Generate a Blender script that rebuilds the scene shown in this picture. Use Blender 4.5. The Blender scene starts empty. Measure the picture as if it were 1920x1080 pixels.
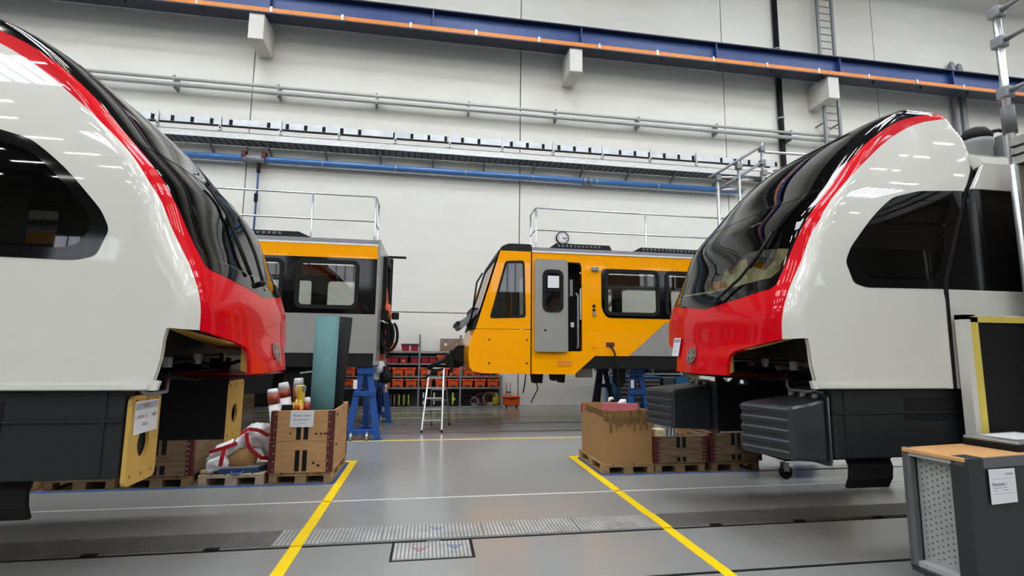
import bpy, math, random
import numpy as np
from mathutils import Vector, Matrix
from mathutils.geometry import delaunay_2d_cdt

S = bpy.context.scene
COL = S.collection
rnd = random.Random(7)

# ------------------------------------------------------------------ camera
H_EYE = 1.7
cam_d = bpy.data.cameras.new('camera')
cam = bpy.data.objects.new('camera', cam_d)
COL.objects.link(cam)
RIGHT = Vector((0.98673679, -0.16200596, 0.01022602))
DOWN = Vector((0.03015805, 0.12105687, -0.99218734))
FWD = Vector((0.15950234, 0.97933615, 0.12433705))
cam.matrix_world = Matrix(((RIGHT.x, -DOWN.x, -FWD.x, 0), (RIGHT.y, -DOWN.y, -FWD.y, 0),
                           (RIGHT.z, -DOWN.z, -FWD.z, H_EYE), (0, 0, 0, 1)))
cam_d.sensor_width = 36.0
cam_d.lens = 937.484 / 1920 * 36.0
cam_d.clip_start = 0.05
cam_d.clip_end = 300
S.camera = cam

# ------------------------------------------------------------------ world, exposure
LAMP_E = 90.0
SKY_E = 22.0
WORLD_E = 0.25
SIDE_E = 3.5
S.view_settings.view_transform = 'Standard'
S.view_settings.look = 'None'
S.view_settings.gamma = 1.0
S.view_settings.use_curve_mapping = False
S.view_settings.exposure = -0.22
W = bpy.data.worlds.new('hall_daylight')
S.world = W
W.use_nodes = True
W.node_tree.nodes['Background'].inputs[0].default_value = (0.85, 0.92, 1.0, 1)
W.node_tree.nodes['Background'].inputs[1].default_value = WORLD_E
S.cycles.use_denoising = True
S.cycles.max_bounces = 8
S.cycles.diffuse_bounces = 4
S.cycles.glossy_bounces = 4
S.cycles.transparent_max_bounces = 12
S.cycles.sample_clamp_indirect = 6.0
S.cycles.caustics_reflective = False
S.cycles.caustics_refractive = False

# ------------------------------------------------------------------ materials
def lin(c):
    if isinstance(c, str):
        c = [int(c[i:i + 2], 16) / 255 for i in (0, 2, 4)]
    return tuple((x / 12.92 if x <= 0.04045 else ((x + 0.055) / 1.055) ** 2.4) for x in c) + (1,)

MATS = {}
def mat(name, col, rough=0.5, metal=0.0, vary=0.06, scale=6.0, bump=0.0, stretch=(1, 1, 1), coat=0.0, spec=0.5,
        col2=None, emit=None, detail=3.0, rvary=0.0):
    m = bpy.data.materials.new(name)
    m.use_nodes = True
    n = m.node_tree.nodes; l = m.node_tree.links
    b = n['Principled BSDF']
    c = lin(col)
    tc = n.new('ShaderNodeTexCoord'); mp = n.new('ShaderNodeMapping'); mp.inputs['Scale'].default_value = stretch
    l.new(tc.outputs['Object'], mp.inputs['Vector'])
    nz = n.new('ShaderNodeTexNoise'); nz.inputs['Scale'].default_value = scale; nz.inputs['Detail'].default_value = detail
    l.new(mp.outputs['Vector'], nz.inputs['Vector'])
    rp = n.new('ShaderNodeValToRGB')
    d = lin(col2) if col2 else tuple(x * (1 - 2.2 * vary) for x in c[:3]) + (1,)
    rp.color_ramp.elements[0].position = 0.3; rp.color_ramp.elements[0].color = d
    rp.color_ramp.elements[1].position = 0.65; rp.color_ramp.elements[1].color = c
    l.new(nz.outputs['Fac'], rp.inputs['Fac'])
    l.new(rp.outputs['Color'], b.inputs['Base Color'])
    b.inputs['Roughness'].default_value = rough
    if rvary:
        mr = n.new('ShaderNodeMapRange'); mr.inputs['To Min'].default_value = rough - rvary; mr.inputs['To Max'].default_value = rough + rvary
        l.new(nz.outputs['Fac'], mr.inputs['Value']); l.new(mr.outputs['Result'], b.inputs['Roughness'])
    b.inputs['Metallic'].default_value = metal
    b.inputs['Specular IOR Level'].default_value = spec
    b.inputs['Coat Weight'].default_value = coat
    b.inputs['Coat Roughness'].default_value = 0.03
    if bump:
        bp = n.new('ShaderNodeBump'); bp.inputs['Strength'].default_value = bump; bp.inputs['Distance'].default_value = 0.02
        l.new(nz.outputs['Fac'], bp.inputs['Height']); l.new(bp.outputs['Normal'], b.inputs['Normal'])
    if emit:
        b.inputs['Emission Color'].default_value = lin(emit[0]); b.inputs['Emission Strength'].default_value = emit[1]
    MATS[name] = m
    return m

def glass(name, tint, gloss=1.0, rough=0.02, base=0.06):
    m = bpy.data.materials.new(name); m.use_nodes = True
    n = m.node_tree.nodes; l = m.node_tree.links
    n.remove(n['Principled BSDF'])
    tr = n.new('ShaderNodeBsdfTransparent')
    tc = n.new('ShaderNodeTexCoord'); nz = n.new('ShaderNodeTexNoise'); nz.inputs['Scale'].default_value = 2.0
    rp = n.new('ShaderNodeValToRGB')
    c = lin(tint)
    rp.color_ramp.elements[0].color = tuple(x * 0.93 for x in c[:3]) + (1,); rp.color_ramp.elements[1].color = c
    l.new(tc.outputs['Object'], nz.inputs['Vector']); l.new(nz.outputs['Fac'], rp.inputs['Fac']); l.new(rp.outputs['Color'], tr.inputs['Color'])
    gl = n.new('ShaderNodeBsdfGlossy'); gl.inputs['Roughness'].default_value = rough; gl.inputs['Color'].default_value = (gloss, gloss, gloss, 1)
    lw = n.new('ShaderNodeLayerWeight'); lw.inputs['Blend'].default_value = 0.5
    pw = n.new('ShaderNodeMath'); pw.operation = 'POWER'; pw.inputs[1].default_value = 5.0
    ma = n.new('ShaderNodeMath'); ma.operation = 'MULTIPLY_ADD'; ma.inputs[1].default_value = 0.95 - base; ma.inputs[2].default_value = base
    l.new(lw.outputs['Facing'], pw.inputs[0]); l.new(pw.outputs[0], ma.inputs[0])
    mx = n.new('ShaderNodeMixShader')
    l.new(ma.outputs[0], mx.inputs['Fac']); l.new(tr.outputs['BSDF'], mx.inputs[1]); l.new(gl.outputs['BSDF'], mx.inputs[2])
    l.new(mx.outputs['Shader'], n['Material Output'].inputs['Surface'])
    MATS[name] = m
    return m

def wood(name, c1, c2, stretch=(1, 1, 9), scale=5.0, rough=0.6):
    return mat(name, c1, rough, col2=c2, scale=scale, stretch=stretch, bump=0.05, detail=6)

M_WALL = mat('painted_concrete', 'dddcd3', 0.75, vary=0.025, scale=1.2, bump=0.05, stretch=(0.6, 1, 2.2), detail=8)
M_FLOOR = mat('grey_epoxy_floor', '868784', 0.2, vary=0.025, scale=0.5, detail=4, rvary=0.04, spec=0.6)
M_CEIL = mat('ceiling_sheet', '5c5d60', 0.8)
M_HALL = mat('dim_hall_wall', '77776f', 0.8)
M_WHITE = mat('white_gloss_paint', 'cecdc3', 0.3, vary=0.01, coat=1.0, spec=0.1)
M_RED = mat('red_gloss_paint', 'c80818', 0.3, vary=0.02, coat=0.45, spec=0.05)
M_BLACKG = mat('black_gloss_paint', '0d0d0e', 0.06, vary=0.02, coat=0.0, spec=0.4)
M_DARKUF = mat('dark_grey_underframe', '1d2122', 0.5, vary=0.08, scale=20, spec=0.3)
M_DARKBLUE = mat('slate_absorber_paint', '22292d', 0.42, vary=0.06, scale=12, coat=0.2)
M_BLACK = mat('matt_black', '0e0e0e', 0.6, vary=0.1, spec=0.3)
M_RUBBER = mat('black_rubber', '0a0a0a', 0.75, vary=0.1, spec=0.3)
M_YPRIMER = mat('ochre_primer', 'c39d4c', 0.5, vary=0.05, scale=9)
M_YEL = mat('yellow_coach_paint', 'f6a200', 0.3, vary=0.015, coat=0.6, spec=0.05)
M_YTAPE = mat('yellow_floor_tape', 'f2cf05', 0.45, vary=0.04, scale=9)
M_YTAPE2 = mat('pale_yellow_line', 'd8c35a', 0.5, vary=0.06, scale=9)
M_BTAPE = mat('blue_floor_tape', '2f4f86', 0.5, vary=0.06, scale=9)
M_WTAPE = mat('white_line', 'dcdcd6', 0.4, vary=0.05, scale=9)
M_GREYP = mat('grey_coach_paint', '8d8c88', 0.35, vary=0.03, coat=0.4)
M_ROOFG = mat('roof_grey', '5b5c5e', 0.6, vary=0.05)
M_COND = mat('light_grey_conduit', 'bcbcb8', 0.45, 0.1, vary=0.04)
M_STEEL = mat('galvanised_steel', 'b4b6b4', 0.38, 0.8, vary=0.08, scale=14)
M_ALU = mat('brushed_aluminium', 'd5d6d6', 0.3, 0.9, vary=0.05, scale=20, stretch=(1, 1, 12))
M_DUCT = mat('shiny_duct_metal', 'b4b9bb', 0.38, 0.7, vary=0.1, scale=3)
M_GREYST = mat('grey_painted_steel', '83868a', 0.5, 0.2, vary=0.06, scale=12)
M_BLUEB = mat('crane_blue', '264580', 0.45, vary=0.05, scale=4)
M_NAVY = mat('navy_flange_paint', '141d38', 0.5, vary=0.05, scale=4)
M_ORRAIL = mat('orange_conductor_rail', 'e0872f', 0.5, vary=0.06, scale=6)
M_BPIPE = mat('blue_air_pipe', '3f73b0', 0.35, vary=0.05, coat=0.3)
M_BLUEST = mat('blue_trestle_paint', '184a90', 0.4, vary=0.06, scale=8, coat=0.2)
M_NAVYST = mat('dark_navy_trestle_paint', '1b2540', 0.5, vary=0.06)
M_BLUECAB = mat('tool_cabinet_blue', '2f77ad', 0.4, vary=0.04)
M_PALLET = wood('pallet_wood', 'a98a5e', '7d6140', (1.2, 9, 9), 3)
M_PLY = wood('crate_plywood', 'b98f60', 'a67c4c', (1, 1, 7), 3.5)
M_OLDPLY = wood('weathered_crate_wood', '8a7152', '5f4c38', (1, 1, 7), 4)
M_PLYTOP = wood('worktop_wood', 'd0a06a', 'bd8c55', (7, 1, 1), 4)
M_RUST = mat('maroon_hinge_steel', '5c211e', 0.55, vary=0.15, scale=14)
M_CARD = mat('brown_cardboard', 'a17a4b', 0.8, vary=0.03, scale=5)
M_CARDT = mat('crumpled_packing_tape', '7e6038', 0.35, vary=0.2, scale=12, bump=0.5)
M_PINK = mat('pink_foam_profile', 'b0616b', 0.7, vary=0.06)
M_PAPER = mat('white_paper', 'd9dadd', 0.7, vary=0.01)
M_INK = mat('printed_ink', '35373c', 0.7)
M_INKG = mat('grey_print', 'a9abb2', 0.7)
M_TEAL = mat('teal_flooring_back', '547e7f', 0.75, vary=0.12, scale=60)
M_TEALIN = mat('pale_teal_edge', 'a8c8c4', 0.7)
M_PLASTIC = mat('white_plastic_film', 'dcdcdc', 0.25, vary=0.06, scale=14, bump=0.4)
M_REDTAPE = mat('red_tape', 'b3161f', 0.45, vary=0.1, scale=14)
M_BROWNTAPE = mat('brown_red_tape', '9b3b28', 0.45, vary=0.12, scale=14)
M_OLIVE = mat('yellow_green_wrap', 'b7a520', 0.35, vary=0.15, scale=18)
M_YBOT = mat('yellow_bottle_plastic', 'd6b02a', 0.35, vary=0.1)
M_BCASE = mat('blue_case_plastic', '24406e', 0.4, vary=0.05)
M_CLEAR = glass('clear_lid_plastic', 'c8ccd0', 1.0, 0.08)
M_ORANGE = mat('orange_crate_plastic', 'e6581c', 0.45, vary=0.05)
M_CRIMSON = mat('crimson_bin_plastic', 'a51a2c', 0.45, vary=0.05)
M_DLID = mat('dark_bin_lid', '3e3a3c', 0.5)
M_BROWNB = mat('brown_board', '8a7560', 0.7, vary=0.08, scale=12)
M_LIME = mat('lime_strip', 'c3cc3a', 0.5)
M_GLASSW = glass('windscreen_glass', 'c4c6c0', 0.8)
M_GLASSS = glass('side_window_glass', '6a6c6a', 1.0)
M_GLASSC = glass('coach_window_glass', 'dcdeda', 0.8)
M_LINING = mat('cab_lining_dark', '242424', 0.8)
M_CREAM = mat('cream_masking_foil', 'd8cfa0', 0.6, vary=0.15, scale=10, bump=0.4)
M_CHROME = mat('satin_chrome', 'a9a8a3', 0.25, 1.0, vary=0.03)
M_ORSLEEVE = mat('orange_protective_sleeve', 'd0582c', 0.5, vary=0.15, scale=16, bump=0.5)
M_CORBEL = mat('corbel_concrete', 'd6d4cc', 0.8, vary=0.03)
M_COVER = mat('channel_plate_steel', 'c4c6c4', 0.34, 0.35, vary=0.15, scale=5)
M_COVERB = mat('plate_groove_shade', '868784', 0.5, 0.3, vary=0.1, scale=5)  # shade between the ribs put into the base colour for contrast
M_COVERD = mat('dull_and_shaded_plate', '6b6a66', 0.4, 0.4, vary=0.1, scale=5)  # dull plates on the left; on the right a painted-in shadow tone
M_PEG = mat('pegboard_grey', 'a3a6a3', 0.5, 0.1)
M_DARKGREEN = mat('anthracite_bench_paint', '272d2d', 0.5, vary=0.05)
M_WINLIT = mat('daylight_pane', 'ffffff', 0.5, emit=('e9f1ff', SKY_E))
M_WINSIDE = mat('side_daylight_pane', 'ffffff', 0.5, emit=('e9f1ff', SIDE_E))
M_LAMP = mat('lamp_diffuser', 'ffffff', 0.5, emit=('fdfaf4', LAMP_E))
M_AMBER = mat('amber_plastic', 'e0961e', 0.4)
M_WOODBLOCK = wood('loose_wood_block', 'c4a982', 'a58a63', (6, 6, 1), 4)

# ------------------------------------------------------------------ mesh helper
ORG = {}
def origin_of(o):
    while o is not None:
        if o.name in ORG:
            return ORG[o.name]
        o = o.parent
    return Vector((0, 0, 0))

class MB:
    def __init__(self):
        self.v = []; self.f = []; self.s = []
    def add(self, vs, fs, smooth=False):
        k = len(self.v)
        self.v += [tuple(p) for p in vs]
        self.f += [tuple(i + k for i in f) for f in fs]
        self.s += [smooth] * len(fs)
        return self
    def box(self, a, b, rz=0.0, taper=None):
        x0, y0, z0 = a; x1, y1, z1 = b
        if rz:
            cx, cy = (x0 + x1) / 2, (y0 + y1) / 2
            c, s = math.cos(rz), math.sin(rz)
            R = lambda x, y: (cx + (x - cx) * c - (y - cy) * s, cy + (x - cx) * s + (y - cy) * c)
        else:
            R = lambda x, y: (x, y)
        t = taper or 0.0
        P = [R(x0 + t, y0 + t) + (z0,), R(x1 - t, y0 + t) + (z0,), R(x1 - t, y1 - t) + (z0,), R(x0 + t, y1 - t) + (z0,),
             R(x0, y0) + (z1,), R(x1, y0) + (z1,), R(x1, y1) + (z1,), R(x0, y1) + (z1,)]
        return self.add(P, [(3, 2, 1, 0), (4, 5, 6, 7), (0, 1, 5, 4), (1, 2, 6, 5), (2, 3, 7, 6), (3, 0, 4, 7)])
    def bar(self, p, q, w, h=None, up=(0, 0, 1), w2=None, h2=None):
        p = Vector(p); q = Vector(q); d = (q - p).normalized(); u = Vector(up)
        if abs(d.dot(u)) > 0.98: u = Vector((0, 1, 0))
        sx = d.cross(u).normalized(); sy = sx.cross(d).normalized()
        h = h or w; w2 = w2 or w; h2 = h2 or h
        vs = []
        for c, ww, hh in ((p, w, h), (q, w2, h2)):
            for i, j in ((-1, -1), (1, -1), (1, 1), (-1, 1)):
                vs.append(c + sx * (i * ww / 2) + sy * (j * hh / 2))
        return self.add(vs, [(3, 2, 1, 0), (4, 5, 6, 7), (0, 1, 5, 4), (1, 2, 6, 5), (2, 3, 7, 6), (3, 0, 4, 7)])
    def tube(self, pts, r, n=10, r2=None, caps=True):
        pts = [Vector(p) for p in pts]
        vs = []; m = len(pts); prev = None
        for i, p in enumerate(pts):
            d = (pts[min(i + 1, m - 1)] - pts[max(i - 1, 0)]).normalized()
            if prev is None:
                u = Vector((0, 0, 1)) if abs(d.z) < 0.9 else Vector((0, 1, 0))
                a = d.cross(u).normalized()
            else:
                a = (prev - d * prev.dot(d)).normalized()
            prev = a; b = d.cross(a)
            rr = r if r2 is None else r + (r2 - r) * i / max(m - 1, 1)
            for k in range(n):
                t = 2 * math.pi * k / n
                vs.append(p + a * (rr * math.cos(t)) + b * (rr * math.sin(t)))
        fs = []
        for i in range(m - 1):
            for k in range(n):
                k2 = (k + 1) % n
                fs.append((i * n + k, i * n + k2, (i + 1) * n + k2, (i + 1) * n + k))
        self.add(vs, fs, True)
        if caps:
            base = len(self.v) - len(vs)
            self.f += [tuple(base + k for k in reversed(range(n))), tuple(base + (m - 1) * n + k for k in range(n))]
            self.s += [False, False]
        return self
    def lathe(self, c, prof, n=20, axis='Z'):
        vs = []
        for r, h in prof:
            for k in range(n):
                t = 2 * math.pi * k / n; a, b = r * math.cos(t), r * math.sin(t)
                p = {'Z': (a, b, h), 'Y': (a, h, b), 'X': (h, a, b)}[axis]
                vs.append((c[0] + p[0], c[1] + p[1], c[2] + p[2]))
        fs = []
        for i in range(len(prof) - 1):
            for k in range(n):
                k2 = (k + 1) % n
                fs.append((i * n + k, i * n + k2, (i + 1) * n + k2, (i + 1) * n + k))
        self.add(vs, fs, True)
        b = len(self.v) - len(vs)
        self.f += [tuple(b + k for k in reversed(range(n))), tuple(b + (len(prof) - 1) * n + k for k in range(n))]
        self.s += [False, False]
        return self
    def prism(self, poly, o, ua, va, depth):
        """polygon in the plane (ua, va) at o, thickened along the vector depth"""
        o = Vector(o); ua = Vector(ua); va = Vector(va); dv = Vector(depth); n = len(poly)
        vs = [o + ua * a + va * b for a, b in poly]; vs += [p + dv for p in vs]
        fs = [tuple(range(n)), tuple(reversed(range(n, 2 * n)))]
        fs += [(i, n + i, n + (i + 1) % n, (i + 1) % n) for i in range(n)]
        return self.add(vs, fs)
    def sheet(self, poly, holes, o, ua, va, depth):
        """polygon with holes, thickened along depth"""
        o = Vector(o); ua = Vector(ua); va = Vector(va); dv = Vector(depth)
        P, T = triangulate(poly, holes)
        vs = [o + ua * a + va * b for a, b in P]; n = len(vs)
        vs += [p + dv for p in vs]
        fs = [tuple(t) for t in T] + [tuple(n + i for i in reversed(t)) for t in T]
        for a, b in border(T):
            fs.append((b, a, n + a, n + b))
        return self.add(vs, fs)
    def build(self, name, m, parent=None, bevel=0.0, label=None, local=False, seg=2):
        me = bpy.data.meshes.new(name)
        o = bpy.data.objects.new(name, me); COL.objects.link(o)
        if parent is not None:
            o.parent = parent
        off = Vector((0, 0, 0)) if local else origin_of(parent)
        if parent is None and not local:
            a = np.array(self.v); off = Vector(((a[:, 0].min() + a[:, 0].max()) / 2, (a[:, 1].min() + a[:, 1].max()) / 2, a[:, 2].min()))
            o.location = off; ORG[o.name] = off
        me.from_pydata([tuple(Vector(p) - off) for p in self.v], [], self.f)
        me.polygons.foreach_set('use_smooth', self.s)
        me.materials.append(m)
        me.update()
        if bevel:
            md = o.modifiers.new('edge', 'BEVEL'); md.width = bevel; md.segments = seg; md.limit_method = 'ANGLE'; md.angle_limit = 0.7
        if label: o['label'] = label
        return o

def pip(x, y, poly):
    c = False; j = len(poly) - 1
    for i in range(len(poly)):
        xi, yi = poly[i]; xj, yj = poly[j]
        if (yi > y) != (yj > y) and x < (xj - xi) * (y - yi) / (yj - yi) + xi:
            c = not c
        j = i
    return c
def triangulate(poly, holes=(), extra=()):
    V = []; E = []
    for lp in [poly] + list(holes):
        k = len(V); V += [Vector(p) for p in lp]
        E += [(k + i, k + (i + 1) % len(lp)) for i in range(len(lp))]
    V += [Vector(p) for p in extra]
    r = delaunay_2d_cdt(V, E, [], 0, 1e-5)
    P = [tuple(p) for p in r[0]]; T = []
    for t in r[2]:
        cx = sum(P[i][0] for i in t) / 3; cy = sum(P[i][1] for i in t) / 3
        if pip(cx, cy, poly) and not any(pip(cx, cy, h) for h in holes):
            T.append(tuple(t))
    return P, T
def border(T):
    e = {}
    for t in T:
        for i in range(3):
            a, b = t[i], t[(i + 1) % 3]
            if (b, a) in e: del e[(b, a)]
            else: e[(a, b)] = 1
    return list(e)
def rrect(x0, z0, x1, z1, r, n=5):
    o = []
    for cx, cz, a0 in ((x1 - r, z1 - r, 0), (x0 + r, z1 - r, 90), (x0 + r, z0 + r, 180), (x1 - r, z0 + r, 270)):
        for k in range(n + 1):
            t = math.radians(a0 + 90 * k / n); o.append((cx + r * math.cos(t), cz + r * math.sin(t)))
    return o
def rpoly(pts, r, n=4):
    """polygon with rounded corners"""
    o = []; m = len(pts)
    for i in range(m):
        p = Vector(pts[i]); a = Vector(pts[i - 1]); b = Vector(pts[(i + 1) % m])
        ra = min(r, (a - p).length * 0.45); rb = min(r, (b - p).length * 0.45)
        s = p + (a - p).normalized() * ra; e = p + (b - p).normalized() * rb
        for k in range(n + 1):
            t = k / n
            q = s * (1 - t) ** 2 + p * (2 * t * (1 - t)) + e * t * t
            o.append((q.x, q.y))
    return o

def thing(name, label, cat, loc, group=None, rz=0.0):
    o = bpy.data.objects.new(name, None); COL.objects.link(o)
    o.empty_display_size = 0.1
    o.location = loc; o.rotation_euler = (0, 0, rz)
    o['label'] = label; o['category'] = cat
    if group: o['group'] = group
    ORG[o.name] = Vector(loc)
    return o
def tag(o, label, cat, group=None):
    o['label'] = label; o['category'] = cat
    if group: o['group'] = group
    return o
def struct(o):
    o['kind'] = 'structure'; return o
def dup(root, loc, label, rz=None, group=None):
    r = root.copy(); COL.objects.link(r); r.location = loc; r['label'] = label
    if rz is not None: r.rotation_euler = (0, 0, rz)
    if group: r['group'] = group
    for ch in list(root.children):
        c = ch.copy(); COL.objects.link(c); c.parent = r
        for g in ch.children:
            d = g.copy(); COL.objects.link(d); d.parent = c
    return r
def text(body, size, loc, ux, uy, m, parent, name='lettering', align='CENTER', bold=0.0):
    """flat printed lettering lying in the plane of ux, uy"""
    cu = bpy.data.curves.new(name, 'FONT'); cu.body = body; cu.size = size; cu.align_x = align; cu.align_y = 'CENTER'
    cu.offset = bold; cu.resolution_u = 3
    t = bpy.data.objects.new(name + '_tmp', cu); COL.objects.link(t)
    bpy.context.view_layer.update()
    me = bpy.data.meshes.new_from_object(t.evaluated_get(bpy.context.evaluated_depsgraph_get()))
    bpy.data.objects.remove(t); bpy.data.curves.remove(cu)
    ux = Vector(ux).normalized(); uy = Vector(uy).normalized()
    off = origin_of(parent)
    for v in me.vertices:
        v.co = Vector(loc) + ux * v.co.x + uy * v.co.y - off
    me.name = name
    o = bpy.data.objects.new(name, me); COL.objects.link(o); o.parent = parent
    me.materials.clear(); me.materials.append(m)
    return o

# ================================================================== SETTING
YW = 15.64            # face of the long back wall
X0, X1, Y0, ZC = -34.0, 44.0, -34.0, 17.5

fl = MB(); fl.add([(X0, Y0, 0), (X1, Y0, 0), (X1, YW + 0.3, 0), (X0, YW + 0.3, 0)], [(0, 1, 2, 3)])
FLOOR = struct(fl.build('floor', M_FLOOR, local=True))
ORG[FLOOR.name] = Vector((0, 0, 0))
def strip(name, m, pts, w, z=0.003, close=False):
    """flat painted line along pts on the floor"""
    mb = MB()
    for p, q in zip(pts[:-1], pts[1:]):
        mb.bar((p[0], p[1], z / 2), (q[0], q[1], z / 2), w, z)
    return mb.build(name, m, FLOOR)
# aisle edges, storage zones, track zone lines
for x_ in (-1.085, 2.34):
    mb = MB(); mb.box((x_ - .05, 4.80, .0086), (x_ + .05, 5.23, .0102)); mb.build('yellow_line', M_YTAPE, FLOOR)
strip('yellow_line', M_YTAPE, [(-1.085, 2.0), (-1.085, 8.22)], 0.1)
strip('yellow_line', M_YTAPE, [(-1.035, 8.17), (-1.45, 8.17)], 0.1, 0.0034)
strip('yellow_line', M_YTAPE, [(2.34, 2.0), (2.34, 8.17)], 0.1)
strip('yellow_line', M_YTAPE, [(2.29, 8.12), (3.0, 8.12)], 0.1, 0.0034)
strip('blue_line', M_BTAPE, [(-7.5, 6.9), (-1.16, 6.9), (-1.16, 8.1)], 0.07, 0.0026)
strip('blue_line', M_BTAPE, [(2.43, 8.1), (2.43, 6.89), (7.5, 6.86)], 0.06, 0.0026)
strip('yellow_line', M_YTAPE2, [(-9, 9.92), (14, 9.9)], 0.085)
strip('yellow_line', M_YTAPE2, [(-9, 13.05), (14, 13.07)], 0.07)
strip('yellow_line', M_YTAPE2, [(-9, 14.12), (14, 14.14)], 0.07)
strip('white_line', M_WTAPE, [(-9, 6.12), (9, 6.105)], 0.022)
# rail grooves set into the floor
for y in (3.83, 4.79, 10.75, 11.95):
    strip('rail_groove', M_BLACK, [(-16, y), (20, y)], 0.035, 0.002)
for y in (10.83, 12.03):
    strip('rail_head', M_GREYST, [(-16, y), (20, y)], 0.06, 0.003)
# duct channel with ribbed cover plates
def cover_plate(x0, x1, y0, y1, m, n):
    mb = MB(); mb.box((x0, y0, 0), (x1, y1, 0.004))
    o = mb.build('cover_plate', M_COVERB, FLOOR)
    p = (x1 - x0) / n; mb = MB()
    for k in range(n):
        xa = x0 + (k + 0.2) * p
        mb.box((xa, y0 + 0.01, 0.004), (xa + p * 0.6, y1 - 0.01, 0.0085))
    mb.build('plate_ribs', m, o)['kind'] = 'stuff'
    return o
xs = -6.85
k = 0
while xs < 6.5:
    dull_or_shaded = xs < -2.0 or xs > 1.8  # left plates are dull; shadow on the right ones is put into their colour
    if 2.55 < xs < 3.1:
        pass
    o = cover_plate(xs + 0.006, xs + 0.919, 4.825, 5.215, M_COVERD if dull_or_shaded else M_COVER, 26)
    nb = MB(); nb.box((xs + 0.40, 4.80, 0.0), (xs + 0.52, 4.85, 0.0092)); nb.build('lifting_notch', M_RUBBER if dull_or_shaded else M_GREYST, FLOOR)
    xs += 0.925; k += 1
hp = MB(); hp.box((-0.27, 4.37, 0), (0.43, 4.77, 0.003)); hp.build('hatch_frame', M_RUBBER, FLOOR)
o = cover_plate(-0.25, 0.405, 4.385, 4.755, M_COVER, 20); o.name = 'hatch_plate'
nb = MB(); nb.box((0.03, 4.735, 0), (0.15, 4.768, 0.0092)); nb.build('lifting_notch', M_GREYST, FLOOR)
# crayon marks on the plates
for (cx, cy, col) in ((-0.03, 4.58, 'a05a60'), (0.27, 4.6, '4d6aa0'), (0.13, 5.06, '5a6a8a')):
    m = MATS.get('crayon_' + col) or mat('crayon_' + col, col, 0.7)
    mb = MB()
    for p, q in (((-0.07, 0.06), (0.0, -0.05)), ((0.0, -0.05), (0.07, 0.06)), ((-0.05, 0.03), (0.05, 0.03)), ((-0.02, -0.01), (0.03, 0.0))):
        mb.bar((cx + p[0], cy + p[1], 0.0093), (cx + q[0], cy + q[1], 0.0093), 0.008, 0.0008)
    mb.build('crayon_mark', m, FLOOR)

# --- long back wall of precast panels
bw = MB(); bw.box((X0, YW + 0.06, 0), (X1, YW + 0.4, ZC))
WALL = struct(bw.build('wall_back', M_BLACK, local=True)); ORG[WALL.name] = Vector((0, 0, 0))
wx = [X0, -27.0, -20.4, -13.0, -5.62, 2.77, 10.25, 16.7, 22.98, 29.5, 36.5, X1]
for i in range(len(wx) - 1):
    for z0, z1 in ((0, 2.84), (2.84, ZC)):
        mb = MB(); mb.box((wx[i] + 0.014, YW, z0 + (0.012 if z0 else 0)), (wx[i + 1] - 0.014, YW + 0.1, z1 - 0.012))
        mb.build('wall_panel', M_WALL, WALL, bevel=0.008, seg=1)
# corbels carrying the crane beam
for ci, cx in enumerate((-5.29, 4.41, 13.85)):
    mb = MB(); mb.box((cx - 0.215, 14.62, 10.66), (cx + 0.215, YW, 11.5))
    co_ = struct(mb.build('trim_%d' % (ci + 1), M_CORBEL, bevel=0.02)); co_['label'] = 'concrete corbel under the crane beam'
def shell(name, a, b, m):
    mb = MB(); mb.box(a, b); o = struct(mb.build(name, m, local=True)); ORG[o.name] = Vector((0, 0, 0)); return o
shell('wall_left', (X0 - 0.3, Y0, 0), (X0, YW, ZC), M_HALL)
shell('wall_right', (X1, Y0, 0), (X1 + 0.3, YW, ZC), M_HALL)
WF = shell('wall_front', (X0, Y0 - 0.3, 0), (X1, Y0, ZC), M_HALL)
CE = shell('ceiling', (X0, Y0, ZC), (X1, YW + 0.3, ZC + 0.3), M_CEIL)
# clerestory windows in the wall behind the camera and roof lights
wi = 1
for k in range(8):
    x = -28 + k * 8.6
    f = MB()
    for (a, b) in (((x, Y0, 8.0), (x + 4.6, Y0 + 0.1, 8.1)), ((x, Y0, 11.4), (x + 4.6, Y0 + 0.1, 11.5))): f.box(a, b)
    for j in range(6): f.box((x + j * 0.9, Y0, 8.1), (x + j * 0.9 + 0.1, Y0 + 0.1, 11.4))
    fo = struct(f.build('window_%d' % wi, M_GREYST, local=True)); ORG[fo.name] = Vector((0, 0, 0))
    for j in range(5):
        p = MB(); p.box((x + j * 0.9 + 0.1, Y0 + 0.02, 8.1), (x + j * 0.9 + 0.9, Y0 + 0.05, 11.4)); p.build('pane', M_WINSIDE, fo)
    wi += 1
for yy in (-18.0, -8.5, 1.0, 7.0):
    for k in range(7):
        x = -25.5 + k * 8.6
        f = MB()
        for j in range(6): f.box((x + j * 0.6 - 0.03, yy, ZC - 0.25), (x + j * 0.6 + 0.03, yy + 3.0, ZC))
        f.box((x - 0.06, yy - 0.06, ZC - 0.3), (x + 3.06, yy, ZC)); f.box((x - 0.06, yy + 3, ZC - 0.3), (x + 3.06, yy + 3.06, ZC))
        fo = struct(f.build('window_%d' % wi, M_GREYST, local=True)); ORG[fo.name] = Vector((0, 0, 0))
        for j in range(5):
            p = MB(); p.box((x + j * 0.6 + 0.03, yy, ZC - 0.08), (x + j * 0.6 + 0.57, yy + 3.0, ZC - 0.02)); p.build('pane', M_WINLIT, fo)
        wi += 1
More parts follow.
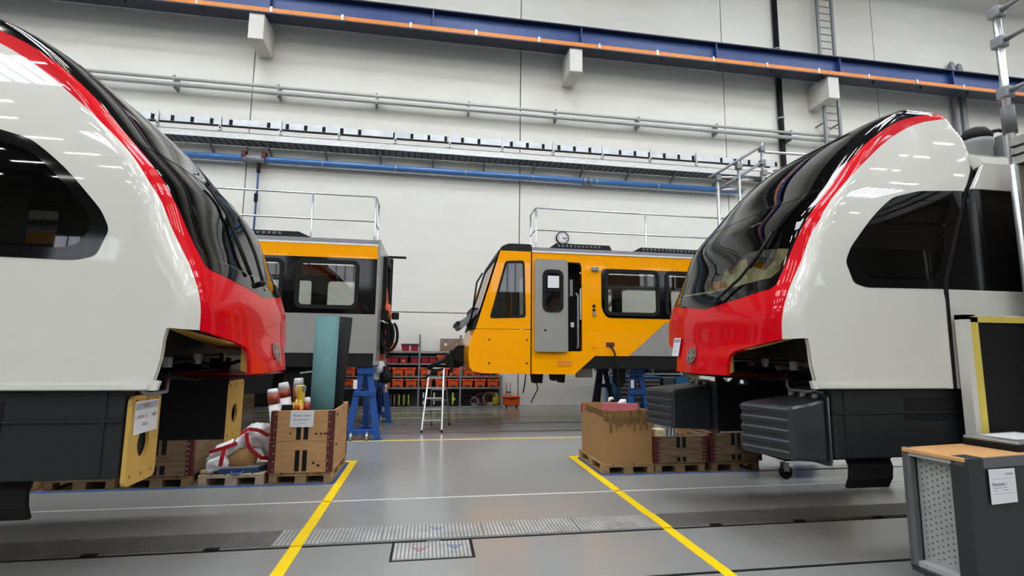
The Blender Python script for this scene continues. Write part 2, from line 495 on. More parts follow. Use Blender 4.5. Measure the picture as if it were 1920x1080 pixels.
# rows of strip lamps under the ceiling
t = thing('strip_lamp', 'long white strip lamp hanging under the hall ceiling', 'lamp', (0, 0, 0), 'strip lamps under the ceiling')
mb = MB(); mb.box((-0.8, -0.08, 0.0), (0.8, 0.08, 0.1)); mb.build('housing', M_GREYST, t, local=True)
for hx in (-.6, .6):
    mb = MB(); mb.tube([(hx, 0, .1), (hx, 0, ZC - 15.6)], .012, 6); mb.build('suspension_rod', M_GREYST, t, local=True)
mb = MB(); mb.box((-0.76, -0.055, -0.02), (0.76, 0.055, 0.0)); mb.build('diffuser', M_LAMP, t, local=True)
first = True
for yy in (-24.0, -20.0, -17.2, -14.5, -11.5, -9.2, -6.8, -4.8, -2.2, 2.6, 5.2, 7.4, 9.6):
    for k in range(15):
        p = (-26 + k * 4.2 + (yy % 3) * .5, yy, 15.6)
        if first: t.location = p; first = False
        else: dup(t, p, t['label'])

# --- crane runway beam
cr = thing('crane_runway_beam', 'long blue crane runway beam with an orange conductor rail on concrete corbels', 'crane beam', (0, 14.8, 11.5))
XB0, XB1 = -16.0, 30.0
mb = MB(); mb.box((XB0, 14.86, 11.52), (XB1, 14.9, 12.26)); mb.build('web', M_BLUEB, cr)
mb = MB(); mb.box((XB0, 14.66, 11.5), (XB1, 15.1, 11.535)); mb.build('bottom_flange', M_NAVY, cr)
mb = MB(); mb.box((XB0, 14.66, 12.26), (XB1, 15.1, 12.3)); mb.build('top_flange', M_NAVY, cr)
mb = MB(); mb.box((XB0, 14.83, 12.3), (XB1, 14.93, 12.36)); mb.build('crane_rail', M_GREYST, cr)
for k in range(-3, 7):
    x = -5.0 + 9.62 * k * 0.5
    if not XB0 < x < XB1: continue
    mb = MB(); mb.box((x - 0.02, 14.68, 11.535), (x + 0.02, 14.86, 12.26)); mb.build('stiffener', M_BLUEB, cr)
mb = MB(); mb.box((XB0, 14.60, 11.53), (XB1, 14.66, 11.66)); mb.build('conductor_rail', M_ORRAIL, cr)
mb = MB(); mb.box((XB0, 14.56, 11.46), (XB1, 14.82, 11.5)); mb.build('rail_underside_channel', M_NAVY, cr)
x = -11.0
i = 0
while x < 24:
    mb = MB(); mb.box((x, 14.585, 11.53), (x + 0.07, 14.6, 11.70)); mb.build('rail_clip', M_STEEL, cr)
    mb = MB(); mb.prism([(x + .14, 11.47), (x + .24, 11.47), (x + .20, 11.34)], (0, 14.58, 0), (1, 0, 0), (0, 0, 1), (0, .05, 0)); mb.build('rail_hanger', M_RUBBER, cr)
    x += 2.02; i += 1

# --- services on the wall
for (z, r, lab) in ((9.583, 0.05, 'upper grey conduit pipe of the pair running along the wall'), (9.40, 0.065, 'lower thicker grey conduit pipe of the pair running along the wall')):
    t = thing('conduit_pipe', lab, 'pipe', (0, 15.33, z))
    mb = MB(); mb.tube([(-15, 15.33, z), (19, 15.33, z)], r, 12); mb.build('pipe', M_COND, t)
    for x in np.arange(-13.5, 19, 2.9):
        mb = MB(); mb.box((x, 15.30, z - 0.09), (x + 0.05, YW - .003, z + 0.09)); mb.build('pipe_bracket', M_GREYST, t)
t = thing('cable_tray', 'galvanised mesh cable tray on wall brackets with a shiny busbar duct along it', 'cable tray', (0, 15.1, 7.76))
mb = MB(); mb.box((-12, 15.1, 7.76), (11.5, 15.62, 7.775)); mb.build('tray_floor', M_GREYST, t)
mb = MB(); mb.box((-12, 15.08, 7.76), (11.5, 15.1, 7.95)); mb.box((-12, 15.06, 7.95), (11.5, 15.12, 7.965)); mb.build('tray_lip', M_STEEL, t)
mb = MB()
for k in range(120):
    x = -12 + k * 0.196
    mb.box((x, 15.11, 7.752), (x + 0.03, 15.6, 7.76))
mb.build('mesh_wires', M_BLACK, t)['kind'] = 'stuff'
mb = MB(); mb.box((-12, 15.06, 8.10), (11.5, 15.10, 8.15)); mb.build('duct_rail', M_RUBBER, t)
x = -11.6; i = 0
while x < 11.3:
    w = 0.52 if i % 6 != 4 else 1.04
    mb = MB(); mb.box((x, 15.075, 8.15), (x + w - 0.1, 15.115, 8.345 + 0.012 * (i % 3)))
    mb.build('duct_cover', M_DUCT, t)
    mb = MB(); mb.box((x + w - 0.095, 15.08, 8.175), (x + w - 0.005, 15.11, 8.33)); mb.build('joint_clip', M_RUBBER, t)
    x += w; i += 1
x = -11.2
while x < 11.3:
    mb = MB(); mb.box((x, 15.03, 8.02), (x + 0.045, 15.06, 8.42)); mb.box((x - 0.03, 15.03, 7.98), (x + 0.06, 15.1, 8.1)); mb.build('duct_hanger', M_STEEL, t)
    x += 1.66
x = -11.4
while x < 11.4:
    mb = MB(); mb.bar((x, 15.15, 7.74), (x, 15.62, 7.5), 0.05, 0.06); mb.build('tray_bracket', M_GREYST, t)
    x += 1.62
t = thing('air_pipe', 'blue compressed air pipe running along the wall under the cable tray', 'pipe', (0, 15.4, 7.3))
mb = MB(); mb.tube([(-13, 15.4, 7.3), (10.6, 15.4, 7.3)], 0.095, 14); mb.build('pipe', M_BPIPE, t)
for x in np.arange(-12.05, 10.3, 2.17):
    mb = MB(); mb.lathe((x, 15.4, 7.3), [(0.105, -0.02), (0.105, 0.02)], 14, 'X'); mb.box((x - 0.015, 15.4, 7.39), (x + 0.015, YW - .01, 7.42)); mb.build('pipe_clamp', M_STEEL, t)
mb = MB(); mb.lathe((-5.32, 15.4, 7.3), [(0.12, -0.3), (0.12, 0.3)], 14, 'X'); mb.build('coupling', M_GREYST, t)
for x in (-5.6, -5.04):
    mb = MB(); mb.lathe((x, 15.4, 7.38), [(0.14, -0.05), (0.14, 0.05)], 14, 'X'); mb.build('flange_ring', M_RUST, t)
mb = MB(); mb.lathe((4.9, 15.4, 7.3), [(0.12, -0.05), (0.12, 0.05)], 14, 'X'); mb.lathe((5.1, 15.4, 7.3), [(0.12, -0.05), (0.12, 0.05)], 14, 'X'); mb.build('flange_ring', M_GREYST, t)
mb = MB(); mb.tube([(-5.2, 15.42, 7.2), (-5.2, 15.45, 6.3), (-5.24, 15.5, 4.6), (-5.28, 15.5, 1.2)], 0.03, 8); mb.build('drop_hose', M_BLUEB, t)
mb = MB(); mb.box((-5.25, 15.38, 6.0), (-5.17, 15.48, 6.25)); mb.box((-5.24, 15.38, 6.9), (-5.16, 15.48, 7.2)); mb.build('hose_valve', M_RUBBER, t)
t = thing('downpipe', 'dark grey vertical downpipe on the wall left of the wall ladder', 'pipe', (12.4, 15.5, 0))
mb = MB(); mb.tube([(12.4, 15.52, 0), (12.4, 15.52, ZC)], 0.095, 12); mb.build('pipe', M_RUBBER, t)
for z in (3, 6, 8.3, 10.2, 12.9):
    mb = MB(); mb.lathe((12.4, 15.52, z), [(0.11, -0.03), (0.115, 0.03)], 12); mb.build('pipe_clamp', M_STEEL, t)
t = thing('wall_ladder', 'grey steel rung ladder fixed to the wall behind the crane beam', 'ladder', (14.2, 15.18, 6))
for x in (13.9, 14.51):
    mb = MB(); mb.box((x - 0.045, 15.14, 6.0), (x + 0.045, 15.22, ZC)); mb.build('rail', M_GREYST, t)
for k in range(38):
    z = 6.2 + k * 0.28
    mb = MB(); mb.tube([(13.9, 15.18, z), (14.51, 15.18, z)], 0.018, 8); mb.build('rung', M_GREYST, t)
for z in (7.5, 10, 12.5):
    for x in (13.9, 14.51):
        mb = MB(); mb.box((x - 0.02, 15.22, z), (x + 0.02, YW - .003, z + 0.06)); mb.build('wall_fixing', M_GREYST, t)
for (x, zt, lab) in ((20.0, 13.1, 'left grey vertical duct of the pair behind the right train roof'), (20.33, 13.05, 'right grey vertical duct of the pair behind the right train roof')):
    t = thing('vertical_duct', lab, 'duct', (x, 15.45, 0))
    mb = MB(); mb.tube([(x, 15.45, 0), (x, 15.45, zt - 0.15), (x - 0.01, 15.47, zt), (x - 0.02, 15.5, zt + 0.02)], 0.11, 12); mb.build('duct', M_GREYST, t)
    for z in (4, 7, 10):
        mb = MB(); mb.lathe((x, 15.45, z), [(0.125, -0.04), (0.125, 0.04)], 12); mb.build('duct_clamp', M_STEEL, t)
# wall clock
t = thing('wall_clock', 'round white wall clock with black rim above the yellow coach roof', 'clock', (4.2, YW, 5.39))
c = (4.2, YW - 0.06, 5.39)
mb = MB(); mb.lathe(c, [(0.215, 0.06), (0.22, 0.0), (0.2, -0.02), (0.19, -0.02), (0.19, 0.0)], 32, 'Y'); mb.build('rim', M_BLACK, t)
mb = MB(); mb.lathe((c[0], c[1] - 0.002, c[2]), [(0.192, 0.01), (0.192, 0.0)], 32, 'Y'); mb.build('dial', M_PAPER, t)
for k in range(12):
    a = math.radians(30 * k); r0 = 0.135 if k % 3 else 0.12
    mb = MB(); mb.bar((c[0] + r0 * math.sin(a), c[1] - 0.006, c[2] + r0 * math.cos(a)), (c[0] + 0.172 * math.sin(a), c[1] - 0.006, c[2] + 0.172 * math.cos(a)), 0.022, 0.004, up=(0, 1, 0)); mb.build('hour_mark', M_INK, t)
for (a, r, w) in ((125, 0.1, 0.024), (97, 0.15, 0.014)):
    a = math.radians(a)
    mb = MB(); mb.bar((c[0], c[1] - 0.012, c[2]), (c[0] + r * math.sin(a), c[1] - 0.012, c[2] + r * math.cos(a)), w, 0.004, up=(0, 1, 0)); mb.build('hand', M_INK, t)

# ================================================================== THE TWO WHITE AND RED TRAIN CARS
NZK = [1.3, 1.6, 1.8, 2.0, 2.2, 2.5, 2.9, 3.3, 3.7, 4.0, 4.3]
NTK = [.448, .412, .365, .345, .289, .154, -.017, -.365, -.732, -1.096, -1.70]
NZT = 4.285
YC = 4.865           # centre plane of both cars
def hermite(xk, yk, x):
    xk = np.asarray(xk, float); yk = np.asarray(yk, float); h = np.diff(xk); d = np.diff(yk) / h
    m = np.zeros_like(yk)
    for i in range(1, len(yk) - 1):
        if d[i - 1] * d[i] > 0:
            w1 = 2 * h[i] + h[i - 1]; w2 = h[i] + 2 * h[i - 1]; m[i] = (w1 + w2) / (w1 / d[i - 1] + w2 / d[i])
    m[0] = d[0]; m[-1] = d[-1]
    x = np.clip(x, xk[0], xk[-1]); i = np.clip(np.searchsorted(xk, x, 'right') - 1, 0, len(h) - 1)
    t = (x - xk[i]) / h[i]
    return (2*t**3 - 3*t**2 + 1) * yk[i] + (t**3 - 2*t**2 + t) * h[i] * m[i] + (-2*t**3 + 3*t**2) * yk[i + 1] + (t**3 - t**2) * h[i] * m[i + 1]
UT = np.linspace(0, 1, 161) ** 2.2 * np.pi / 2
def nose_start(z):
    z = np.asarray(z, float)
    return hermite(NZK, NTK, z) - hermite([1.3, 2.0, 2.6, 3.3, 4.3], [.45, .30, .34, .26, .17], z)
RZ = [1.41, 2.29, 2.6, 3.24, 3.38, 3.5, 3.64, 3.8, 3.97, 4.115, 4.2, 4.25, 4.28]
RS = [-1.352, -1.362, -1.46, -1.765, -1.85, -1.92, -1.985, -2.02, -1.99, -1.91, -1.83, -1.76, -1.69]
_z = np.unique(np.concatenate([np.arange(1.41, 4.28, .07), RZ]))
REAR = list(zip((hermite(RZ, RS, _z) - nose_start(_z)).tolist(), _z.tolist()))
def rear_a(z, ds=0.0):
    return float(hermite(RZ, RS, np.array([z]))[0] - nose_start(np.array([z]))[0] + ds)
def nose(a, z):
    """surface of the cab: a<0 flat side (m behind the corner), 0..1 corner to middle, mirrored 1..2, >2 far side"""
    a = np.asarray(a, float); z = np.asarray(z, float)
    far = a > 1; aa = np.where(far, 2 - a, a)
    tip = hermite(NZK, NTK, z); L = hermite([1.3, 2.0, 2.6, 3.3, 4.3], [.45, .30, .34, .26, .17], z)
    Wd = 1.115 - .02 * np.clip(z - 2.3, 0, 9) - .094 * np.clip(z - 2.6, 0, 9) ** 2
    t = np.clip((z - (NZT - .24)) / .24, 0, .9995); Wd = Wd * (1 - t ** 2.4) ** (1 / 2.4)
    n = hermite([1.3, 2.4, 4.3], [2.2, 2.9, 3.2], z); e = (2 / n)[:, None]
    Sx = L[:, None] * np.sin(UT)[None] ** e; Vx = Wd[:, None] * np.cos(UT)[None] ** e
    ds = np.sqrt(np.diff(Sx, axis=1) ** 2 + np.diff(Vx, axis=1) ** 2)
    c = np.concatenate([np.zeros((len(z), 1)), np.cumsum(ds, 1)], 1); c /= c[:, -1:]
    u = np.clip(aa, 0, 1); s = np.empty(len(z)); v = np.empty(len(z))
    for k in range(len(z)):
        s[k] = np.interp(u[k], c[k], Sx[k]); v[k] = np.interp(u[k], c[k], Vx[k])
    s = s + tip - L + np.minimum(aa, 0)
    # rounded rear edge of the cab fairing
    ra = hermite(RZ, RS, z) - nose_start(z); dd = np.clip(aa - ra, 0, 1)
    r = np.clip((z - 3.45) / 0.5, 0, 1) * 0.13
    ins = np.where(dd < r, r * (1 - dd / np.maximum(r, 1e-6)) ** 2, 0)
    v = np.maximum(v - ins, 0)
    return np.stack([s, np.where(far, -v, v), z], 1)
def nose_n(a, z):
    e = 0.006
    a = np.asarray(a, float); z = np.asarray(z, float)
    da = nose(a + e, z) - nose(a - e, z); dz = nose(a, z + e) - nose(a, z - e)
    n = np.cross(da, dz); n /= np.maximum(np.linalg.norm(n, axis=1), 1e-9)[:, None]
    return -n

def seg(pts, step=0.05):
    o = []
    for p, q in zip(pts[:-1], pts[1:]):
        n = max(1, int(math.hypot(q[0] - p[0], q[1] - p[1]) / step))
        o += [(p[0] + (q[0] - p[0]) * k / n, p[1] + (q[1] - p[1]) * k / n) for k in range(n)]
    return o + [pts[-1]]
def zcurve(zk, ak, step=0.05):
    z = np.arange(zk[0], zk[-1], step); z = np.append(z, zk[-1])
    return list(zip(hermite(zk, ak, z).tolist(), z.tolist()))
SEAM = zcurve([1.82, 2.0, 2.4, 2.7, 2.9, 3.15, 3.35, 3.57, 3.78, 3.95, 4.06], [.16, .155, .162, .15, .105, .085, .045, -.03, -.125, -.27, -.56])
BLK = zcurve([2.3, 2.6, 2.8, 3.0, 3.2, 3.4, 3.6, 3.79, 3.95, 4.05, 4.115], [.265, .25, .215, .178, .165, .15, .108, .05, -.04, -.18, -.40])
REARTOP = [(-.42, 4.115), (-.22, 4.2), (-.1, 4.25), (-.02, 4.28), (.5, 4.284), (1, 4.284)]
SILL = [(.265, 2.3), (.3, 2.268), (.56, 2.215), (.86, 2.175), (1.0, 2.15)]
GL = [(1, 2.33), (.66, 2.345), (.33, 2.375), (.285, 2.43), (.27, 2.61), (.235, 2.82), (.225, 3.05), (.225, 3.29), (.225, 3.45), (.25, 3.69), (.33, 3.88), (.46, 3.975), (1, 3.99)]
WINF = rpoly([(-.19, 2.5), (-.20, 2.63), (-.47, 3.12), (-.70, 3.2)] + [(rear_a(z, .008), z) for z in np.arange(3.235, 2.285, -.045)] + [(rear_a(2.285, .008), 2.285), (-.5, 2.275), (-.36, 2.31)], 0.05)
_wr = [(rear_a(z, .012), z) for z in np.arange(3.17, 2.33, -.07)]
WING = rpoly([(-.29, 2.52), (-.29, 2.62), (-.53, 3.04), (-.72, 3.10), (-1.1, 3.13), (-1.17, 2.36), (-.55, 2.355), (-.42, 2.39)], 0.06)
mir = lambda L: [(2 - a, z) for a, z in L]
CUTL = [(.16, 1.82), (.3, 1.785), (.45, 1.745), (.56, 1.715), (.6, 1.68), (.615, 1.62), (.62, 1.49), (1.0, 1.485)]

class Car:
    def __init__(self, X, sg, root):
        self.X, self.sg, self.root = X, sg, root
    def P(self, p):
        return (self.X + self.sg * p[0], YC - p[1], p[2])
    def pts(self, a, z, off=0.0):
        a = np.atleast_1d(np.array(a, float)); z = np.atleast_1d(np.array(z, float))
        q = nose(a, z)
        if off: q = q + nose_n(a, z) * off
        return [self.P(r) for r in q]
    def patch(self, name, poly, holes, m, off=0.0, thick=0.035, parent=None, step=0.055, label=None, rim=True):
        loops = [seg(l + [l[0]], step)[:-1] for l in [poly] + list(holes)]
        P = np.array(loops[0]); ex = []
        ga = sorted(set([round(x, 4) for x in list(np.arange(P[:, 0].min(), -.08, .09)) + list(np.arange(-.08, .4, .025)) + list(np.arange(.4, 1.6, .07)) + list(np.arange(1.6, 2.08, .025)) + list(np.arange(2.08, P[:, 0].max(), .09)) if P[:, 0].min() < x < P[:, 0].max()]))
        zz = np.arange(P[:, 1].min() + .03, P[:, 1].max(), .06)
        allb = np.concatenate([np.array(l) for l in loops])
        for x in ga:
            for y in zz:
                if np.min((allb[:, 0] - x) ** 2 + (allb[:, 1] - y) ** 2) > 0.018 ** 2:
                    ex.append((x, y))
        if P[:, 1].max() > 3.9 and P[:, 0].min() < -.5 or (P[:, 0].max() > 2.5 and P[:, 1].max() > 3.9):
            for z in np.arange(3.4, 4.25, .035):
                for d in (.022, .044, .066, .09, .115, .14):
                    for x in (rear_a(z, d), 2 - rear_a(z, d)):
                        if pip(x, z, loops[0]) and np.min((allb[:, 0] - x) ** 2 + (allb[:, 1] - z) ** 2) > .012 ** 2: ex.append((x, z))
        Q, T = triangulate(loops[0], loops[1:], ex)
        A = np.array(Q)[:, 0]; Z = np.array(Q)[:, 1]
        pos = nose(A, Z); nor = nose_n(A, Z)
        pos = pos + nor * off
        V = [self.P(p) for p in pos]; N = [(self.sg * n[0], -n[1], n[2]) for n in nor]
        F = []
        for t in T:
            a, b, c = (Vector(V[i]) for i in t)
            fn = (b - a).cross(c - a); an = Vector(N[t[0]]) + Vector(N[t[1]]) + Vector(N[t[2]])
            F.append(tuple(t) if fn.dot(an) > 0 else (t[0], t[2], t[1]))
        used = sorted(set(i for f in F for i in f)); mp = {i: k for k, i in enumerate(used)}
        V2 = [V[i] for i in used]; N2 = [N[i] for i in used]; F2 = [tuple(mp[i] for i in f) for f in F]
        sm = [True] * len(F2)
        if rim:
            for a, b in border(F2):
                k = len(V2)
                va, vb = Vector(V2[a]), Vector(V2[b]); na, nb = Vector(N2[a]), Vector(N2[b])
                q = [va, vb, vb - nb * thick, va - na * thick]
                rn = (q[1] - q[0]).cross(q[3] - q[0]); rn = -rn if True else rn
                rn = rn.normalized() if rn.length > 1e-9 else Vector((0, 0, 1))
                V2 += [tuple(p) for p in q]; N2 += [tuple(rn)] * 4
                F2.append((k + 1, k, k + 3, k + 2)); sm.append(False)
        me = bpy.data.meshes.new(name); o = bpy.data.objects.new(name, me); COL.objects.link(o)
        o.parent = parent or self.root
        org = origin_of(o.parent)
        me.from_pydata([tuple(Vector(p) - org) for p in V2], [], F2)
        me.polygons.foreach_set('use_smooth', sm)
        me.materials.append(m)
        me.normals_split_custom_set_from_vertices(N2)
        if label: o['label'] = label
        return o
    def box(self, name, a, b, m, parent=None, bevel=0.0, label=None):
        p, q = self.P(a), self.P(b)
        mb = MB(); mb.box(tuple(min(i, j) for i, j in zip(p, q)), tuple(max(i, j) for i, j in zip(p, q)))
        return mb.build(name, m, parent or self.root, bevel, label)

def make_car(X, sg, label, left):
    root = thing('train_car', label, 'train', (X - sg * 1.5, YC, 0), None)
    c = Car(X, sg, root)
    # white side shells with the window opening, near and far
    rear = [p for p in REAR if p[1] < 4.05] + [(rear_a(4.06), 4.06)]
    white = [(0, 1.41)] + rear + SEAM[::-1][1:] + [(.08, 1.83), (-.0, 1.83), (-.012, 1.75), (-.03, 1.48), (.005, 1.47)]
    rearpts = rear
    near = c.patch('side_shell', white, [WINF], M_WHITE)
    c.patch('side_shell', mir(white), [mir(WINF)], M_WHITE)
    # lower recess line of the skirt
    c.patch('skirt_step', [(-.05, 1.418), (-1.33, 1.418), (-1.33, 1.45), (-.05, 1.45)], [], M_WHITE, off=0.012, thick=0.02)
    c.patch('arch_flange', [(.14, 1.835), (-.012, 1.845), (-.03, 1.80), (-.045, 1.5), (-.03, 1.48), (-.012, 1.75), (0, 1.83), (.14, 1.82)], [], M_WHITE, off=0.008, thick=0.02)
    # red front mask
    half = CUTL[::-1] + SEAM + [(-.42, 4.115)] + BLK[::-1][1:] + SILL[1:]
    red = CUTL[:0] + [(1.0, 1.485)] + CUTL[::-1][1:] + SEAM[1:] + [(-.42, 4.115)] + BLK[::-1][1:] + SILL[1:] + mir(SILL)[::-1][1:] + mir(BLK)[1:] + [(2.42, 4.115)] + mir(SEAM)[::-1] + mir(CUTL)[1:-1]
    mask = c.patch('front_mask', red, [], M_RED, label='red front mask with side bands')
    # black windscreen surround and glass
    blk = SILL[::-1] + BLK[1:] + REARTOP + mir(REARTOP)[::-1][1:] + mir(BLK)[::-1][1:] + mir(SILL)[1:-1]
    glass_poly = GL + mir(GL)[::-1][1:-1]
    c.patch('windscreen_surround', blk, [glass_poly], M_BLACKG, off=0.002)
    lower = [p for p in GL if p[1] < 3.18] + [(.225, 3.18), (1, 3.18)]
    upper = [(1, 3.22), (.225, 3.22)] + [p for p in GL if p[1] > 3.22]
    c.patch('windscreen', lower + mir(lower)[::-1][1:-1], [], M_GLASSW, off=-0.004, rim=False)
    c.patch('upper_windscreen', upper + mir(upper)[::-1][1:-1], [], M_GLASSS, off=-0.004, rim=False)
    c.patch('windscreen_transom', [(.225, 3.18), (1, 3.18), (1.775, 3.18), (1.775, 3.22), (1, 3.22), (.225, 3.22)], [], M_BLACKG, off=-0.001)
    for f in (lambda L: L, mir):
        w = c.patch('side_window', f(WINF), [f(WING)], M_BLACKG, off=0.003)
        c.patch('pane', f(WING), [], M_GLASSS, off=-0.003, parent=w, rim=False)
        g = c.patch('window_gasket', f(WING), [f(rpoly([(-.315, 2.53), (-.315, 2.61), (-.545, 3.015), (-.72, 3.07), (-1.07, 3.1), (-1.14, 2.385), (-.56, 2.38), (-.435, 2.41)], .05))], M_RUBBER, off=-0.012, parent=w)
    # opening sash bar across the side window
    c.patch('sash_bar', [(-.53, 2.86), (-1.12, 2.88), (-1.12, 2.91), (-.53, 2.89)], [], M_RUBBER, off=-0.012)
    # inner lining (dark) behind the shells
    lin_w = [(.14, 1.9)] + [(rear_a(1.9, .03), 1.9)] + [(p[0] + .03, p[1]) for p in rearpts if p[1] > 2] + [(a - .02, z) for a, z in SEAM[::-1] if z > 1.9]
    c.patch('lining', lin_w, [WING], M_LINING, off=-0.05, step=.1, rim=False)
    c.patch('lining', mir(lin_w), [mir(WING)], M_LINING, off=-0.05, step=.1, rim=False)
    lin_f = [(1, 1.9), (.2, 1.9)] + [(a, z) for a, z in SEAM if z > 1.95] + [(-.42, 4.1), (-.2, 4.18), (0, 4.2)]
    c.patch('lining', lin_f + mir(lin_f)[::-1][1:], [glass_poly], M_LINING, off=-0.05, step=.1, rim=False)
    # cab interior
    c.box('cab_floor', (-1.33, 1.02, 1.86), (.0, -1.02, 1.9), M_LINING)
    c.box('cab_bulkhead', (-1.95, 1.0, 1.5), (-1.91, -.35, 3.4), M_GREYP)
    mb = MB()
    prof = [(.1, 1.9), (.13, 2.2), (-.1, 2.26), (-.38, 2.2), (-.5, 2.08), (-.5, 1.9)]
    o = c.P((0, .9, 0)); mb.prism([(sg * a, b) for a, b in prof], o, (1, 0, 0), (0, 0, 1), (0, 1.8, 0)); mb.build('driver_console', M_BLACK, root, 0.02)
    c.box('console_display', (-.3, .45, 2.2), (-.25, .1, 2.42), M_RUBBER, bevel=.01)
    c.box('console_display', (-.3, -.1, 2.2), (-.25, -.45, 2.42), M_RUBBER, bevel=.01)
    seat = c.box('driver_seat', (-1.2, .25, 2.15), (-.75, -.25, 2.3), M_BLACK, bevel=.05)
    c.box('seat_back', (-1.28, .24, 2.25), (-1.12, -.24, 3.0), M_BLACK, seat, bevel=.06)
    c.box('seat_post', (-1.05, .08, 1.9), (-.9, -.08, 2.15), M_BLACK, seat)
    c.box('amber_cover', (-.58, .90, 2.38) if left else (-.02, -.25, 2.26), (-.70, .84, 2.48) if left else (-.12, -.42, 2.50), M_AMBER, bevel=.01)
    c.patch('masking_edge', [(.3, 2.37), (1, 2.335), (1.7, 2.37), (1.7, 2.395), (1, 2.36), (.3, 2.395)], [], M_CREAM, off=-0.02, rim=False)
    if not left:
        # bright crumpled protective film over the console
        mb = MB(); r2 = random.Random(3)
        for i in range(13):
            for j in range(9):
                sx = -.62 + .05 * j; v = -.85 + i * .1
                mb.v.append(c.P((sx - .1 * r2.random(), v, 2.28 + .42 * math.exp(-((j - 4) / 3.2) ** 2) * (.5 + .8 * r2.random()))))
        for i in range(12):
            for j in range(8):
                mb.f.append((i * 9 + j, i * 9 + j + 1, i * 9 + j + 10, i * 9 + j + 9)); mb.s.append(False)
        mb.build('protective_film', M_CREAM, root, label='crumpled pale film over the console')
    # wiper
    wp = [(.96, 2.27), (1.07, 2.56), (1.03, 2.72), (.98, 2.88)] if left else [(.82, 2.2), (.6, 2.4), (.49, 2.61), (.42, 2.81)]
    bl = [(.80, 2.32), (.80, 2.6), (.80, 2.85), (.80, 3.08)] if left else [(.56, 2.5), (.46, 2.72), (.38, 2.95), (.30, 3.16)]
    mb = MB(); mb.tube(c.pts([p[0] for p in wp], [p[1] for p in wp], .045), .014, 8); mb.tube(c.pts([wp[0][0]] * 2, [wp[0][1]] * 2, 0)[:1] + c.pts([wp[0][0]], [wp[0][1]], .06), .025, 10); wo = mb.build('wiper_arm', M_BLACK, root)
    mb = MB(); mb.tube(c.pts([p[0] for p in bl], [p[1] for p in bl], .025), .016, 8)
    mb.tube(c.pts([wp[-1][0]], [wp[-1][1]], .045) + c.pts([(bl[1][0] + bl[2][0]) / 2], [(bl[1][1] + bl[2][1]) / 2], .03), .012, 8); mb.build('wiper_blade', M_RUBBER, wo)
    # little marker lamp next to the sill
    la, lz = (1.09, 2.265) if left else (1.54, 2.30)
    for dz in (-.018, .018):
        p = c.pts([la], [lz + dz], .0)[0]; q = c.pts([la], [lz + dz], .012)[0]
        mb = MB(); mb.tube([p, q], .014, 10); mb.build('marker_lamp', M_CHROME, root)
    # hexagonal emblem on the mask
    ea, ez = 1.1, 1.665
    e0 = Vector(c.pts([ea], [ez], .004)[0]); eu = (Vector(c.pts([ea + .02], [ez], .004)[0]) - Vector(c.pts([ea - .02], [ez], .004)[0])).normalized(); ev = (Vector(c.pts([ea], [ez + .02], .004)[0]) - Vector(c.pts([ea], [ez - .02], .004)[0])).normalized()
    en = eu.cross(ev); en = en if en.x * sg > 0 else -en
    hexo = [(.095 * math.cos(math.radians(60 * k)) * 1.0, .092 * math.sin(math.radians(60 * k))) for k in range(6)]
    cuts = []
    for sx in (-1, 1):
        for sz in (-1, 1):
            cuts.append([(sx * .012, sz * .02), (sx * .012, sz * .066), (sx * .030, sz * .066)][:3])
            cuts.append([(sx * .03, sz * .018), (sx * .062, sz * .018), (sx * .043, sz * .05)])
    mb = MB(); mb.sheet(hexo, cuts, e0, eu, ev, en * .018); mb.build('emblem', M_CHROME, root, label='silver hexagonal cross emblem')
    # under panel closing the mask, flange of the cut-out and lower lip
    mb = MB(); ring = []
    aa = np.linspace(.62, 1.38, 15); top = c.pts(aa, [1.487] * 15, -.01)
    inn = [c.P((-.25, .62 - 1.24 * k / 14, 1.487)) for k in range(15)]
    mb.add(top + inn, [(k, k + 1, 16 + k, 15 + k) for k in range(14)]); mb.add([(p[0], p[1], p[2] - .02) for p in top + inn], [(k, k + 1, 16 + k, 15 + k) for k in range(14)])
    mb.build('lower_lip', M_RED, root)
    for far in (False, True):
        mb = MB()
        L = [(.16, 1.82), (.3, 1.785), (.45, 1.745), (.56, 1.715), (.6, 1.68), (.615, 1.62), (.62, 1.49)]
        if far: L = mir(L)
        o1 = c.pts([p[0] for p in L], [p[1] for p in L], 0)
        s1 = -1 if far else 1
        i1 = [c.P((min(nose(np.array([p[0]]), np.array([p[1]]))[0][0] - .02, .3), s1 * .45, p[1] + .03)) for p in L]
        for k in range(len(L) - 1): mb.add([o1[k], o1[k + 1], i1[k + 1], i1[k]], [(0, 1, 2, 3)])
        mb.build('cutout_return', M_YPRIMER, root, label='ochre primed return behind the cut-out')
    mb = MB()
    for v in (1, -1):
        q = [c.P((-.10, .98 * v, 1.865)), c.P((.31, .74 * v, 1.735)), c.P((.36, 0, 1.685)), c.P((-.05, 0, 1.69))]
        mb.add(q + [(x, y, z + .012) for x, y, z in q], [(0, 1, 2, 3), (7, 6, 5, 4), (0, 4, 5, 1), (1, 5, 6, 2), (2, 6, 7, 3), (3, 7, 4, 0)])
    mb.build('mask_underside', M_YPRIMER, root, label='ochre primed underside of the red mask')
    # dark structure above the coupler opening
    c.box('nose_crossbeam', (-.5, 1.0, 1.62), (-.15, -1.0, 1.86), M_DARKUF, bevel=.02)
    for k, (s, v, z) in enumerate([(.0, .5, 1.6), (-.1, .75, 1.58), (-.06, .2, 1.56), (-.12, -.3, 1.6)]):
        p = c.P((s, v, z)); mb = MB(); mb.box((p[0] - .022, p[1] - .03, z - .03), (p[0] + .022, p[1] + .03, z + .05)); mb.build('cable_clamp', M_GREYST, root, bevel=.006)
